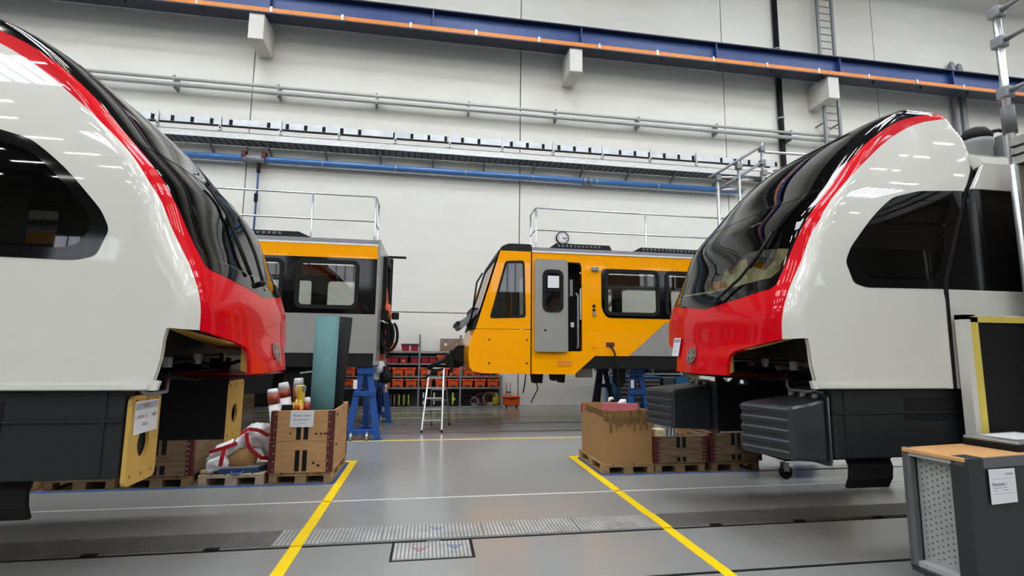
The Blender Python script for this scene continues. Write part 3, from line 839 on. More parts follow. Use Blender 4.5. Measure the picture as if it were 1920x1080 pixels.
    for k, pts in enumerate([[(-.2, .9, 1.55), (-.05, .6, 1.6), (.1, .3, 1.55), (.15, -.2, 1.6)], [(-.22, .7, 1.5), (0, .5, 1.45), (.1, .4, 1.52), (.12, .0, 1.58)], [(-.3, .95, 1.52), (-.2, .8, 1.45), (-.25, .55, 1.42)]]):
        mb = MB(); mb.tube([c.P(p) for p in pts], .015, 8); mb.build('air_hose', M_RUBBER, root)
    mb = MB(); q = [(-.18, .55, 1.50), (-.18, .55, 1.40), (-.16, .6, 1.365), (-.15, .85, 1.365), (-.18, .9, 1.38), (-.2, .92, 1.5)]
    mb.tube([c.P(p) for p in q], .014, 8); mb.build('pipe_loop', M_GREYST, root)
    # underframe
    uf = c.box('underframe', (-.2, 1.06, .83), (-6.3, .60, 1.41), M_DARKUF, bevel=.015)
    c.box('underframe_recess', (-.9, 1.065, 1.14), (-1.8, 1.0, 1.33), M_RUBBER, uf)
    c.box('underframe_rib', (-.3, 1.068, .85), (-.36, 1.0, 1.40), M_DARKUF, uf)
    c.box('underframe_ledge', (-.2, 1.075, 1.20), (-6.3, 1.0, 1.215), M_DARKUF, uf)
    c.box('centre_floor', (-.2, .60, 1.44), (-6.3, -.64, 1.5), M_BLACK)
    o = c.P((0, -.62, 0))
    f = lambda L: [(sg * a, b) for a, b in L]
    mb = MB(); mb.sheet(f([(-.165, .80), (-6.3, .80), (-6.3, 1.41), (-1.0, 1.41), (-.9, 1.6), (-.165, 1.6)]),
        [f(rrect(-.58, 1.315, -.44, 1.385, .03)), [(sg * (-.32 + .07 * math.cos(a)), 1.43 + .07 * math.sin(a)) for a in np.linspace(0, 6.283, 18, endpoint=False)]] if not left else
        [f(rrect(-1.05, 1.33, -.93, 1.41 - .02, .02)), f(rrect(-.86, 1.33, -.74, 1.39, .02))], o, (1, 0, 0), (0, 0, 1), (0, .03, 0)); mb.build('inner_side_sheet', M_BLACK, root)
    mb = MB(); mb.sheet(f([(-.2, .83), (-6.3, .83), (-6.3, 1.30), (-.2, 1.30)]), [], c.P((0, -1.06, 0)), (1, 0, 0), (0, 0, 1), (0, -.02, 0)); mb.build('underframe', M_DARKUF, root)
    c.box('end_bulkhead', (-1.9, .6, .83), (-1.94, -.62, 1.45), M_BLACK)
    # mounting plates
    for (y0, y1) in ((3.83, 4.21), (5.49, 5.93)):
        mb = MB(); xp = X - sg * .177
        holes = [[((y0 + y1) / 2 + .075 * math.cos(t), 1.03 + .10 * math.sin(t)) for t in np.linspace(0, 2 * math.pi, 20, endpoint=False)]]
        for yy in (y0 + .06, (y0 + y1) / 2, y1 - .06):
            for z in (.82, 1.325): holes.append([(yy + .013 * math.cos(t), z + .016 * math.sin(t)) for t in np.linspace(0, 2 * math.pi, 8, endpoint=False)])
        mb.sheet(rrect(y0, .765, y1, 1.365, .045), holes if left else [], (xp - .0125, 0, 0), (0, 1, 0), (0, 0, 1), (.025, 0, 0))
        mb.build('mounting_plate', M_YPRIMER if left else M_DARKBLUE, root)
    if left:
        pass
    else:
        for (y0, y1, xf0, xf1) in ((3.84, 4.29, 2.99, 2.83), (5.60, 6.08, 2.83, 2.72)):
            xp = X + .165
            z0, z1 = .82, 1.26
            mb = MB()
            # tapered box from the mounting plate to the ribbed head
            mb.add([(xf0, y0, z0), (xp, y0, .79), (xp, y1, .79), (xf1, y1, z0), (xf0, y0, z1), (xp, y0, 1.32), (xp, y1, 1.32), (xf1, y1, z1)],
                   [(3, 2, 1, 0), (4, 5, 6, 7), (0, 1, 5, 4), (1, 2, 6, 5), (2, 3, 7, 6), (3, 0, 4, 7)])
            ab = mb.build('crash_absorber', M_DARKBLUE, root, bevel=.03)
            for k in range(5):
                zc = z0 + .045 + k * (z1 - z0 - .09) / 4
                mb = MB()
                mb.prism([(0, -.032), (-.016, -.012), (-.016, .012), (0, .032)], (xf0, y0 + .02, zc), (1, 0, 0), (0, 0, 1), (xf1 - xf0, y1 - y0 - .04, 0))
                mb.build('climb_rib', M_DARKBLUE, ab, bevel=.006)
            for k in range(3):
                mb = MB(); mb.lathe((xp - .03, y0 + .08 + k * (y1 - y0 - .16) / 2, 1.335), [(.02, -.02), (.02, .02)], 10, 'X'); mb.build('plate_bolt', M_GREYST, ab)
            mb = MB(); mb.tube([(xp + .015, y1, 1.372), (xp + .015, y0 + .05, 1.372), (xp + .015, y0 - .005, 1.33), (xp + .015, y0 - .005, .77)], .006, 6); mb.build('bright_plate_edge', M_STEEL, root)
    # car body behind the cab
    R0 = -1.93; R1 = -6.4
    JT = [(-1.372, 1.41), (-1.38, 2.285), (-1.785, 3.24), (-1.94, 3.5)]
    def side(v, sgn):
        mb = MB(); o = c.P((0, v, 0)); k = 2.9
        f = lambda L: [(sg * a, b) for a, b in L]
        mb.sheet(f([JT[0], (R1, 1.41), (R1, 3.5), JT[3], JT[2], (R0 - k, 3.24), (R0 - k, 2.285), JT[1]]), [], o, (1, 0, 0), (0, 0, 1), (0, .04 * sgn, 0))
        b = mb.build('body_side', M_WHITE, root, bevel=.006)
        pa = rrect(min(sg * (R0 - .22), sg * (R0 - 1.3)), 2.37, max(sg * (R0 - .22), sg * (R0 - 1.3)), 3.14, .05)
        mb = MB(); mb.sheet(f([(-1.372, 2.285), (R0 - k, 2.285), (R0 - k, 3.24), (-1.775, 3.24)]), [pa], c.P((0, v - .004 * sgn, 0)), (1, 0, 0), (0, 0, 1), (0, .03 * sgn, 0)); wb = mb.build('body_window_band', M_BLACKG, root)
        mb = MB(); p = c.P((R0 - .22, v - .012 * sgn, 2.37)); q = c.P((R0 - 1.3, v - .012 * sgn, 3.14))
        mb.add([(p[0], p[1], p[2]), (q[0], p[1], p[2]), (q[0], p[1], q[2]), (p[0], p[1], q[2])], [(0, 1, 2, 3)]); mb.build('pane', M_GLASSS, wb)
    side(1.112, 1); side(-1.112, -1)
    # joint gap strip between cab shell and body
    jz = [z for z in _z if z < 3.53]
    jl = [(rear_a(z, .004 + (.012 if 2.2 < z < 3.3 else 0)), z) for z in jz] + [(rear_a(z, -.035), z) for z in jz[::-1]]
    c.patch('shell_joint', jl, [], M_RUBBER, off=.003, rim=False)
    c.patch('shell_joint', mir(jl), [], M_RUBBER, off=.003, rim=False)
    mb = MB(); ro = []
    prof = [(1.112, 3.5), (1.08, 3.58), (.95, 3.66), (.6, 3.72), (0, 3.74), (-.6, 3.72), (-.95, 3.66), (-1.08, 3.58), (-1.112, 3.5), (-1.0, 3.46), (0, 3.5), (1.0, 3.46)]
    mb.prism([(-v, z) for v, z in prof], (X + sg * R0, YC, 0), (0, 1, 0), (0, 0, 1), (sg * (R1 - R0), 0, 0)); mb.build('body_roof', M_WHITE, root)
    c.box('body_floor', (R0, 1.06, 1.38), (R1, -1.06, 1.45), M_LINING)
    c.box('body_end_wall', (R1, 1.1, 1.41), (R1 + .04, -1.1, 3.5), M_WHITE)
    # rear closing panel of the raised cab fairing
    mb = MB(); zz = [3.5, 3.64, 3.8, 3.97, 4.115, 4.2]; pr = []
    for z in zz:
        a = float(np.interp(z, [q[1] for q in REAR], [q[0] for q in REAR])) + .03
        q = nose(np.array([a]), np.array([z]))[0]; pr.append((q[0], max(q[1] - .05, .02), z))
    vs = [c.P((s, v, z)) for s, v, z in pr] + [c.P((s, -v, z)) for s, v, z in pr]
    n = len(pr); mb.add(vs, [(k, k + 1, n + k + 1, n + k) for k in range(n - 1)]); mb.build('fairing_back', M_WHITE, root)
    # bogie guards and supports under the body
    for (s0, s1) in ((-.77, -1.7), (-2.9, -3.4)) if left else ((-.41, -.83), (-2.4, -2.9)):
        mb = MB(); p = c.P((s0, 0, 0)); q = c.P((s1, 0, 0)); xa, xb = p[0], q[0]
        pr = [(0, .82), (-.03, .74), (-.02, .64), (.03, .55), (.06, .56), (.02, .65), (.01, .74), (.05, .82)]
        mb.prism(pr, (xa, 3.92, 0), (0, 1, 0), (0, 0, 1), (xb - xa, 0, 0)); mb.build('rail_guard', M_RUBBER, root, bevel=.01)
    c.box('bogie_frame', (-4.2, .8, .40), (-6.1, -.8, .84), M_DARKUF, bevel=.03)
    for s in (-4.7, -5.7):
        for v in (.55, -.55):
            mb = MB(); p = c.P((s, v, 0)); mb.lathe((p[0], p[1], .40), [(.36, -.06), (.40, -.05), (.40, -.03), (.36, -.02), (.36, .06)], 32, 'Y'); mb.build('wheel', M_DARKUF, root)
    return root, c

XL, XR = -1.813, 3.168
CAR_L, CL = make_car(XL, 1, 'white train car with red nose facing right, ochre plates on its end', True)
CAR_R, CR = make_car(XR, -1, 'white train car with red nose facing left, dark ribbed crash absorbers in front', False)
# roof equipment behind the right cab
t = thing('roof_canister', 'grey cylindrical roof unit behind the cab fairing of the right train', 'roof unit', (6.05, 4.5, 3.7))
mb = MB(); mb.lathe((6.05, 4.5, 0), [(.13, 3.7), (.13, 4.02), (.15, 4.03), (.15, 4.1), (.13, 4.12)], 24); mb.build('drum', M_GREYST, t)
mb = MB(); mb.lathe((6.05, 4.5, 0), [(.14, 4.12), (.15, 4.16), (.1, 4.24), (.03, 4.27)], 24); mb.build('lid', M_RUBBER, t)
mb = MB(); mb.box((6.24, 4.36, 3.7), (6.5, 4.62, 4.16)); mb.build('side_box', M_GREYST, t, bevel=.02)
mb = MB(); mb.tube([(6.15, 4.45, 4.2), (6.3, 4.45, 4.24), (6.42, 4.4, 4.2)], .02, 8); mb.build('hose', M_RUBBER, t)

# paper notes stuck on the trains
def note(name, label, corners, parent_c, lines, thick=.002):
    """paper sheet given by o, ux, uy, w, h"""
    o, ux, uy, w, h = corners
    ux = Vector(ux).normalized(); uy = Vector(uy).normalized(); n = ux.cross(uy)
    t = thing(name, label, 'paper sign', tuple(Vector(o)))
    mb = MB(); mb.prism([(0, 0), (w, 0), (w * 1.0, h * .98), (0, h)], o, ux, uy, n * thick); mb.build('sheet', M_PAPER, t)
    for body, x, y, s, m in lines:
        if body == '#':
            mb = MB(); mb.prism([(x, y), (x + s[0], y), (x + s[0], y + s[1]), (x, y + s[1])], Vector(o) + n * (thick + .0004), ux, uy, n * .0004); mb.build('print_bar', m, t)
        else:
            text(body, s, Vector(o) + ux * x + uy * y + n * (thick + .001), ux, uy, m, t)
    return t
note('paper_note', 'creased white paper label taped on the near ochre mounting plate', ((XL - .1625, 3.875, 1.10), (.0, 1, 0), (0, -.03, 1), .30, .225), None,
     [('#', .01, .165, (.28, .045), M_INKG), ('HVZ 1', .15, .187, .03, M_INK), ('L-40336', .065, .115, .034, M_INK), ('0', .15, .115, .034, M_INK), ('1007', .245, .115, .034, M_INK), ('10036', .13, .06, .03, M_INK)])
p0 = Vector(CR.pts([1.50], [1.655], .004)[0]); p1 = Vector(CR.pts([1.30], [1.655], .004)[0]); p2 = Vector(CR.pts([1.42], [1.86], .004)[0])
ux = (p1 - p0).normalized(); uy = (Vector(CR.pts([1.40], [1.86], .004)[0]) - Vector(CR.pts([1.40], [1.655], .004)[0])).normalized()
note('paper_note', 'white paper label taped to the red nose beside the emblem of the right train', (p0 + ux.cross(uy) * .012, ux, uy, .2, .21), None,
     [('#', .01, .155, (.18, .04), M_INKG), ('HVZ 1', .10, .175, .026, M_INK), ('40', .04, .105, .03, M_INK), ('1', .10, .105, .03, M_INK), ('7', .16, .105, .03, M_INK), ('36', .1, .055, .03, M_INK)])

# ================================================================== YELLOW COACHES BEHIND
def coach_shell(root, x0, x1, yn, yf, sheets, thick=.05):
    """sheets: list of (name, poly, holes, material) in (X, Z); built on the near side and mirrored on the far side"""
    for (y, d) in ((yn, thick), (yf, -thick)):
        for name, poly, holes, m, off in sheets:
            mb = MB(); s = -1 if d > 0 else 1
            mb.sheet(poly, holes, (0, y + s * off, 0), (1, 0, 0), (0, 0, 1), (0, d, 0)); mb.build(name, m, root)
def window(root, x0, z0, x1, z1, y, r=.1, name='window', side=-1, m=None):
    mb = MB(); mb.sheet(rrect(x0 - .04, z0 - .04, x1 + .04, z1 + .04, r + .03), [rrect(x0 + .035, z0 + .035, x1 - .035, z1 - .035, r - .02)], (0, y + side * .025, 0), (1, 0, 0), (0, 0, 1), (0, .05, 0))
    w = mb.build(name, M_RUBBER, root)
    mb = MB(); mb.prism(rrect(x0, z0, x1, z1, r), (0, y, 0), (1, 0, 0), (0, 0, 1), (0, .004, 0)); mb.v = mb.v[:len(mb.v) // 2]; mb.f = mb.f[:1]; mb.s = mb.s[:1]
    mb.build('pane', m or M_GLASSC, w)
    return w
YN, YF = 10.0, 12.6
# ---- left coach: black window band, grey skirt, orange-yellow cantrail
t = CO_L = thing('coach', 'black and grey coach with yellow roof edge behind the left train, open end facing right', 'train', (-4.2, 11.3, 1.3))
A0, A1 = -8.6, -1.06
wl = [(-2.52, 2.5, -1.43, 3.37), (-4.0, 2.5, -2.82, 3.37), (-5.4, 2.5, -4.3, 3.37), (-6.9, 2.5, -5.8, 3.37)]
coach_shell(t, A0, A1, YN, YF, [
    ('cantrail', [(A0, 3.46), (A1, 3.46), (A1, 3.72), (A0, 3.72)], [], M_YEL, .006),
    ('window_band', [(A0, 2.37), (A1, 2.37), (A1, 3.46), (A0, 3.46)], [rrect(a, b, c, d, .1) for a, b, c, d in wl], M_BLACKG, 0),
    ('side_panel', [(A0, 1.62), (A1, 1.62), (A1, 2.37), (A0, 2.37)], [], M_GREYP, .004),
    ('sole_bar', [(A0, 1.36), (A1, 1.36), (A1, 1.62), (A0, 1.62)], [], M_BLACK, -.01)])
for w in wl:
    window(t, *w, YN); window(t, *w, YF, side=1)
mb = MB(); mb.box((A0, YN - .012, 3.72), (A1, YN + .05, 3.755)); mb.build('gutter_strip', M_WTAPE, t)
mb = MB(); mb.prism([(10.0, 3.755), (12.6, 3.755), (12.5, 3.86), (12.2, 3.9), (10.4, 3.9), (10.1, 3.86)], (A0, 0, 0), (0, 1, 0), (0, 0, 1), (A1 - A0, 0, 0)); mb.build('roof', M_ROOFG, t)
mb = MB(); mb.box((A0, 10.1, 1.42), (A1, 12.5, 1.6)); mb.build('floor_pan', M_BLACK, t)
mb = MB(); mb.sheet([(10.0, 1.4), (12.6, 1.4), (12.6, 3.85), (10.0, 3.85)], [[(10.85, 1.62), (11.75, 1.62), (11.75, 3.55), (10.85, 3.55)]], (A1, 0, 0), (0, 1, 0), (0, 0, 1), (.05, 0, 0)); mb.build('end_frame', M_GREYP, t)
mb = MB(); mb.sheet([(10.75, 1.6), (11.85, 1.6), (11.85, 3.65), (10.75, 3.65)], [[(10.88, 1.65), (11.72, 1.65), (11.72, 3.52), (10.88, 3.52)]], (A1 + .05, 0, 0), (0, 1, 0), (0, 0, 1), (.08, 0, 0)); mb.build('gangway_seal', M_RUBBER, t)
mb = MB(); mb.box((A1, 12.35, 1.5), (A1 + .12, 12.5, 3.9)); mb.build('end_pillar', M_RUBBER, t)
mb = MB(); mb.box((A1, 12.0, 3.86), (A1 + .45, 12.1, 3.9)); mb.build('roof_bracket', M_RUBBER, t)
ac = MB(); ac.prism([(A0, 3.88), (-2.35, 3.88), (-2.62, 4.0), (A0, 4.0)], (0, 10.25, 0), (1, 0, 0), (0, 0, 1), (0, 2.1, 0)); acb = ac.build('roof_unit', M_BLACK, t)
for k in range(24):
    mb = MB(); mb.box((-3.0 - k * .1, 10.22, 3.92), (-2.94 - k * .1, 10.25, 3.975)); mb.build('grille_slat', M_ROOFG, acb)
# equipment under the floor
mb = MB(); mb.lathe((-2.35, 10.25, 1.12), [(.3, -.05), (.32, 0), (.32, .1)], 24, 'Y'); mb.lathe((-2.35, 10.18, 1.12), [(.13, 0), (.13, .1)], 16, 'Y'); mb.build('underfloor_fan', M_RUBBER, t)
for (a, b) in ((-4.6, -2.9), (-7.2, -5.0)):
    mb = MB(); mb.box((a, 10.2, .85), (b, 11.2, 1.4)); mb.build('underfloor_box', M_BLACK, t, bevel=.02)
mb = MB(); mb.box((-2.75, 10.3, .78), (-2.0, 11.0, 1.4)); mb.build('underfloor_box', M_DARKUF, t, bevel=.02)
# cable sleeve, coiled hoses and connector hanging from the open end
sl = MB(); sl.tube([(-1.02, 11.0, 3.15), (-.98, 10.95, 2.9), (-.95, 10.9, 2.6), (-.98, 10.9, 2.2), (-1.0, 10.9, 1.8), (-1.02, 10.9, 1.5)], .06, 10, r2=.085); slo = sl.build('cable_sleeve', M_ORSLEEVE, t, label='orange wrapped cable sleeve')
mb = MB(); mb.tube([(-.9, 10.8, 2.62), (-.86, 10.75, 2.4), (-.95, 10.8, 2.2)], .07, 10, r2=.05); mb.build('sleeve_branch', M_ORSLEEVE, slo)
def loop(cx, cz, rx, rz_, y, a0, a1, n=18):
    return [(cx + rx * math.cos(math.radians(a0 + (a1 - a0) * k / n)), y + .02 * k / n, cz + rz_ * math.sin(math.radians(a0 + (a1 - a0) * k / n))) for k in range(n + 1)]
for (cx, cz, rx, rz_, y, r) in ((-.98, 2.05, .2, .3, 10.75, .035), (-.9, 2.0, .15, .28, 10.7, .035), (-.82, 1.98, .16, .3, 10.65, .03), (-1.0, 2.1, .14, .2, 10.7, .03)):
    mb = MB(); mb.tube(loop(cx, cz, rx, rz_, y, 60, -230), r, 8); mb.build('black_hose', M_RUBBER, t)
mb = MB(); mb.box((-1.06, 10.6, 2.3), (-.86, 10.78, 2.5)); mb.box((-.78, 10.6, 2.32), (-.66, 10.74, 2.46), .3); mb.tube([(-.98, 10.68, 2.3), (-.9, 10.66, 2.1)], .06, 10); mb.build('hose_connectors', M_RUBBER, t)['kind'] = 'stuff'
mb = MB(); mb.tube([(-1.1, 10.62, 2.2), (-.98, 10.58, 2.28), (-.86, 10.6, 2.22)], .025, 8); mb.build('steel_hose_end', M_CHROME, t)
mb = MB(); mb.box((-1.12, 10.75, 1.08), (-.92, 10.95, 1.44)); mb.lathe((-1.0, 10.8, 0), [(.1, 1.2), (.12, 1.35), (.06, 1.46)], 12); mb.build('bagged_fitting', M_PLASTIC, t)
mb = MB(); mb.lathe((-.86, 10.7, 0), [(.06, 1.02), (.13, 1.06), (.13, 1.2), (.06, 1.26), (.06, 1.36)], 12); mb.build('drain_valve', M_RUBBER, t)
mb = MB(); mb.lathe((-.86, 10.7, 0), [(.02, .82), (.05, .84), (.05, 1.04)], 10); mb.build('valve_tip', M_STEEL, t)

# ---- right coach: yellow with cab
t = CO_R = thing('coach', 'bright yellow coach with cab, grey sliding door and black windows on blue trestles', 'train', (4.5, 11.3, 1.2))
B1 = 9.2
FRONT = [(1.37, 3.74), (1.26, 3.48), (1.12, 3.05), (.98, 2.54), (.89, 2.13)]
LOW = [(.89, 2.12), (.85, 2.02), (.80, 1.9), (.775, 1.75), (.77, 1.6), (.79, 1.38), (.86, 1.29), (1.05, 1.255), (1.4, 1.245), (2.028, 1.24)]
cabw = rpoly([(1.5, 3.51), (1.87, 3.53), (1.9, 2.39), (1.2, 2.36)], .06)
side_main = [(2.04, 1.24), (2.94, 1.23), (3.38, 1.61), (4.12, 1.61), (4.96, 2.33), (B1, 2.33), (B1, 3.73), (2.04, 3.73)]
band = rpoly([(3.53, 3.44), (3.53, 2.6), (3.64, 2.40), (B1 - .3, 2.40), (B1 - .3, 3.44)], .1)
bw_ = [(3.64, 2.49, 4.79, 3.40), (5.0, 2.49, 6.15, 3.40), (6.4, 2.49, 7.5, 3.40)]
door_op = rpoly([(2.12, 3.56), (3.08, 3.55), (3.11, 3.45), (3.11, 1.70), (2.12, 1.69)], .04)
coach_shell(t, 0, B1, YN, YF, [
    ('cab_side_upper', FRONT + [(2.028, 2.14), (2.028, 3.74)], [cabw], M_YEL, 0),
    ('cab_side_lower', [LOW[0]] + LOW[1:] + [(2.028, 2.125)], [], M_YEL, .004),
    ('side_panel', side_main, [band, door_op], M_YEL, 0),
    ('window_band', band, [rrect(a, b, c, d, .1) for a, b, c, d in bw_], M_BLACKG, .004),
    ('grey_wedge', [(4.12, 1.615), (B1, 1.615), (B1, 2.325), (4.965, 2.325)], [], M_GREYP, .002),
    ('sole_bar', [(3.05, 1.35), (3.42, 1.605), (B1, 1.605), (B1, 1.34)], [], M_BLACK, -.02)])
for w in bw_:
    window(t, *w, YN); window(t, *w, YF, side=1)
for y in (YN + .012, YF - .012):
    mb = MB(); mb.prism(cabw, (0, y, 0), (1, 0, 0), (0, 0, 1), (0, .004, 0)); mb.v = mb.v[:len(cabw)]; mb.f = mb.f[:1]; mb.s = mb.s[:1]; mb.build('cab_window', M_GLASSS, t)
mb = MB(); mb.sheet(rpoly([(1.485, 3.53), (1.885, 3.55), (1.92, 2.37), (1.175, 2.34)], .07), [rpoly([(1.52, 3.48), (1.85, 3.5), (1.88, 2.41), (1.235, 2.385)], .05)], (0, YN - .004, 0), (1, 0, 0), (0, 0, 1), (0, .03, 0)); mb.build('cab_window_frame', M_RUBBER, t)
mb = MB(); mb.box((2.02, YN - .004, 1.24), (2.045, YN + .05, 3.75)); mb.build('joint_strip', M_RUBBER, t)
mb = MB(); mb.box((2.04, YN - .015, 3.73), (B1, YN + .05, 3.765)); mb.build('gutter_strip', M_WTAPE, t)
mb = MB(); mb.prism([(10.0, 3.765), (12.6, 3.765), (12.5, 3.86), (12.2, 3.9), (10.4, 3.9), (10.1, 3.86)], (2.04, 0, 0), (0, 1, 0), (0, 0, 1), (B1 - 2.04, 0, 0)); mb.build('roof', M_ROOFG, t)
mb = MB(); mb.prism(rpoly([(1.36, 3.74), (2.04, 3.74), (2.04, 3.9), (1.55, 3.9), (1.4, 3.83)], .05), (0, 10.0, 0), (1, 0, 0), (0, 0, 1), (0, 2.6, 0)); mb.build('cab_roof_cap', M_BLACK, t, bevel=.02)
mb = MB(); mb.box((.95, 10.1, 1.45), (B1, 12.5, 1.62)); mb.build('floor_pan', M_BLACK, t)
mb = MB(); mb.box((B1 - .05, 10.0, 1.4), (B1, 12.6, 3.8)); mb.build('end_wall', M_GREYP, t)
mb = MB(); mb.sheet([(10.05, 1.62), (12.55, 1.62), (12.55, 3.75), (10.05, 3.75)], [[(11.0, 1.65), (11.7, 1.65), (11.7, 3.5), (11.0, 3.5)]], (2.2 - .15, 0, 0), (0, 1, 0), (0, 0, 1), (.04, 0, 0)); mb.build('cab_bulkhead', M_GREYP, t)
# front face: lower bow, windscreen frame and glass
mb = MB(); mb.add([(a, 10.0, b) for a, b in LOW[:-2]] + [(a - .06, 11.3, b) for a, b in LOW[:-2]] + [(a, 12.6, b) for a, b in LOW[:-2]],
       [(k, k + 1, 8 + k + 1, 8 + k) for k in range(7)] + [(8 + k, 8 + k + 1, 16 + k + 1, 16 + k) for k in range(7)], True); mb.build('front_bow', M_YEL, t)
fr = [(.89, 2.13), (1.37, 3.74)]
mb = MB(); o = Vector((.86, 10.0, 2.13)); vv = Vector((.48, 0, 1.61)); 
mb.sheet([(0, 0), (2.6, 0), (2.6, 1), (0, 1)], [rrect(.12, .12, 2.48, .93, .06)], o, (0, 1, 0), vv, (.04, 0, 0)); mb.build('windscreen_frame', M_BLACK, t)
mb = MB(); mb.add([tuple(o + Vector((.02, a, 0)) + vv * b) for a, b in ((.12, .12), (2.48, .12), (2.48, .93), (.12, .93))], [(0, 1, 2, 3)]); mb.build('windscreen', M_GLASSC, t)
mb = MB(); mb.tube([(1.05, 10.3, 3.3), (.93, 10.25, 3.1), (.86, 10.3, 2.5), (.8, 10.4, 2.2)], .02, 8); mb.build('wiper_arm', M_BLACK, t)
# raised front hatch of the coupler cover
mb = MB(); mb.prism([(.56, 2.27), (1.06, 2.62), (1.08, 2.56), (.66, 2.14), (.60, 2.17)], (0, 10.55, 0), (1, 0, 0), (0, 0, 1), (0, 1.5, 0)); ht = mb.build('front_hatch', M_GREYST, t, bevel=.01)
mb = MB(); mb.box((.55, 10.5, 2.22), (.62, 12.1, 2.30)); mb.build('hatch_edge', M_RUBBER, ht)
for k in range(3):
    x = .78 + k * .07
    mb = MB(); mb.tube([(x, 10.7, 2.34 + k * .05), (x + .06, 10.7, 2.2 + k * .05), (x + .12, 10.7, 2.28 + k * .05)], .012, 6); mb.build('hatch_stay', M_BLACK, ht)
mb = MB(); mb.box((.86, 10.6, 2.0), (1.0, 12.0, 2.6)); mb.build('hatch_well', M_BLACK, t)
# coupler
mb = MB(); mb.box((.55, 11.05, 1.35), (.95, 11.55, 1.5)); mb.box((.36, 11.15, 1.34), (.62, 11.45, 1.62)); mb.build('coupler_body', M_BLACK, t, bevel=.02)['kind'] = 'stuff'
mb = MB(); mb.lathe((.68, 10.85, 1.62), [(.18, 0), (.19, .06), (.12, .12)], 20, 'Y'); mb.build('coupler_wheel', M_RUBBER, t)
mb = MB(); mb.tube([(.35, 10.9, 1.5), (.12, 10.9, 1.4), (.0, 10.95, 1.3)], .05, 8); mb.build('coupler_arm', M_BLACK, t)
mb = MB(); mb.tube([(.3, 10.9, 1.3), (.1, 10.8, 1.24), (-.05, 10.8, 1.12)], .022, 8); mb.build('coupler_hose', M_RUBBER, t)
mb = MB(); mb.box((.44, 10.92, 1.22), (.52, 11.0, 1.7)); mb.build('coupler_plate', M_BLACK, t)
mb = MB(); mb.box((.74, 10.9, 1.32), (.86, 11.3, 1.72)); mb.build('coupler_bracket', M_GREYST, t, bevel=.01)
# door leaf, opening, handrail
mb = MB(); mb.sheet(rrect(2.09, 1.685, 2.79, 3.585, .05), [rrect(2.27, 2.51, 2.67, 3.35, .12)], (0, YN - .07, 0), (1, 0, 0), (0, 0, 1), (0, .05, 0)); dl = mb.build('sliding_door', M_GREYP, t, bevel=.008, label='grey sliding door leaf')
window(dl, 2.29, 2.53, 2.65, 3.33, YN - .06, .1)
mb = MB(); mb.box((2.25, YN - .09, 2.92), (2.69, YN - .05, 2.96)); mb.build('sash_bar', M_RUBBER, dl)
mb = MB(); mb.box((2.36, YN - .075, 2.99), (2.6, YN - .07, 3.24)); mb.build('notice_paper', M_PAPER, dl)
mb = MB(); mb.lathe((2.31, YN - .07, 2.12), [(.022, -.01), (.022, .01)], 10, 'Y'); mb.build('door_lock', M_RUBBER, dl)
mb = MB(); mb.box((2.10, YN + .45, 1.65), (3.2, YN + .5, 3.6)); mb.build('vestibule_wall', M_BLACK, t)
mb = MB(); mb.tube([(3.0, YN + .02, 1.76), (3.02, YN, 1.8), (3.02, YN, 2.85), (2.98, YN + .02, 2.9)], .02, 8); mb.build('handrail', M_GREYST, t)
mb = MB(); mb.box((2.88, YN + .1, 2.85), (2.94, YN + .2, 3.2)); mb.build('door_buttons', M_GREYST, t)
mb = MB(); mb.box((2.9, YN + .12, 2.2), (2.97, YN + .14, 2.3)); mb.build('vestibule_note', M_PAPER, t)
# small fittings
mb = MB(); mb.box((3.32, YN - .05, 3.385), (3.47, YN, 3.465)); mb.build('side_lamp', M_GREYST, t, bevel=.01)
for z in (2.64, 2.55):
    mb = MB(); mb.lathe((3.365, YN, z), [(.035, -.015), (.035, .0)], 12, 'Y'); mb.build('lock_cylinder', M_RUBBER, t)
mb = MB(); mb.box((3.34, YN - .03, 2.43), (3.40, YN, 2.53)); mb.build('key_switch', M_STEEL, t)
mb = MB(); mb.box((3.335, YN - .02, 1.78), (3.41, YN, 1.88)); mb.build('socket_cover', M_YEL, t, bevel=.005)
mb = MB(); mb.box((3.62, YN - .012, 1.80), (3.80, YN, 1.89)); mb.build('socket_recess', M_RUST, t)
mb = MB(); mb.tube([(3.7, YN - .02, 1.84), (3.78, YN - .05, 1.7), (3.84, YN - .08, 1.4), (3.86, YN - .05, 1.05), (3.82, YN - .02, .72)], .018, 8); mb.build('hanging_cable', M_RUBBER, t)
mb = MB(); mb.box((2.585, YN - .012, 1.405), (2.88, YN, 1.505)); mb.build('vent_grille', M_ORRAIL, t)
for x in (1.18, 1.945):
    for z in (1.45, 1.915):
        mb = MB(); mb.lathe((x, YN - .004, z), [(.022, -.006), (.022, .0)], 10, 'Y'); mb.build('panel_lock', M_RUST, t)
# roof units
for (a, b, h) in ((2.45, 3.88, 4.0), (4.37, 6.2, 3.99)):
    mb = MB(); mb.prism([(a, 3.88), (b, 3.88), (b - .06, h), (a + .17, h)], (0, 10.25, 0), (1, 0, 0), (0, 0, 1), (0, 2.1, 0)); ru = mb.build('roof_unit', M_BLACK, t)
    for k in range(int((b - a - .4) / .09)):
        mb = MB(); mb.box((a + .2 + k * .09, 10.22, 3.915), (a + .25 + k * .09, 10.25, 3.97)); mb.build('grille_slat', M_ROOFG, ru)
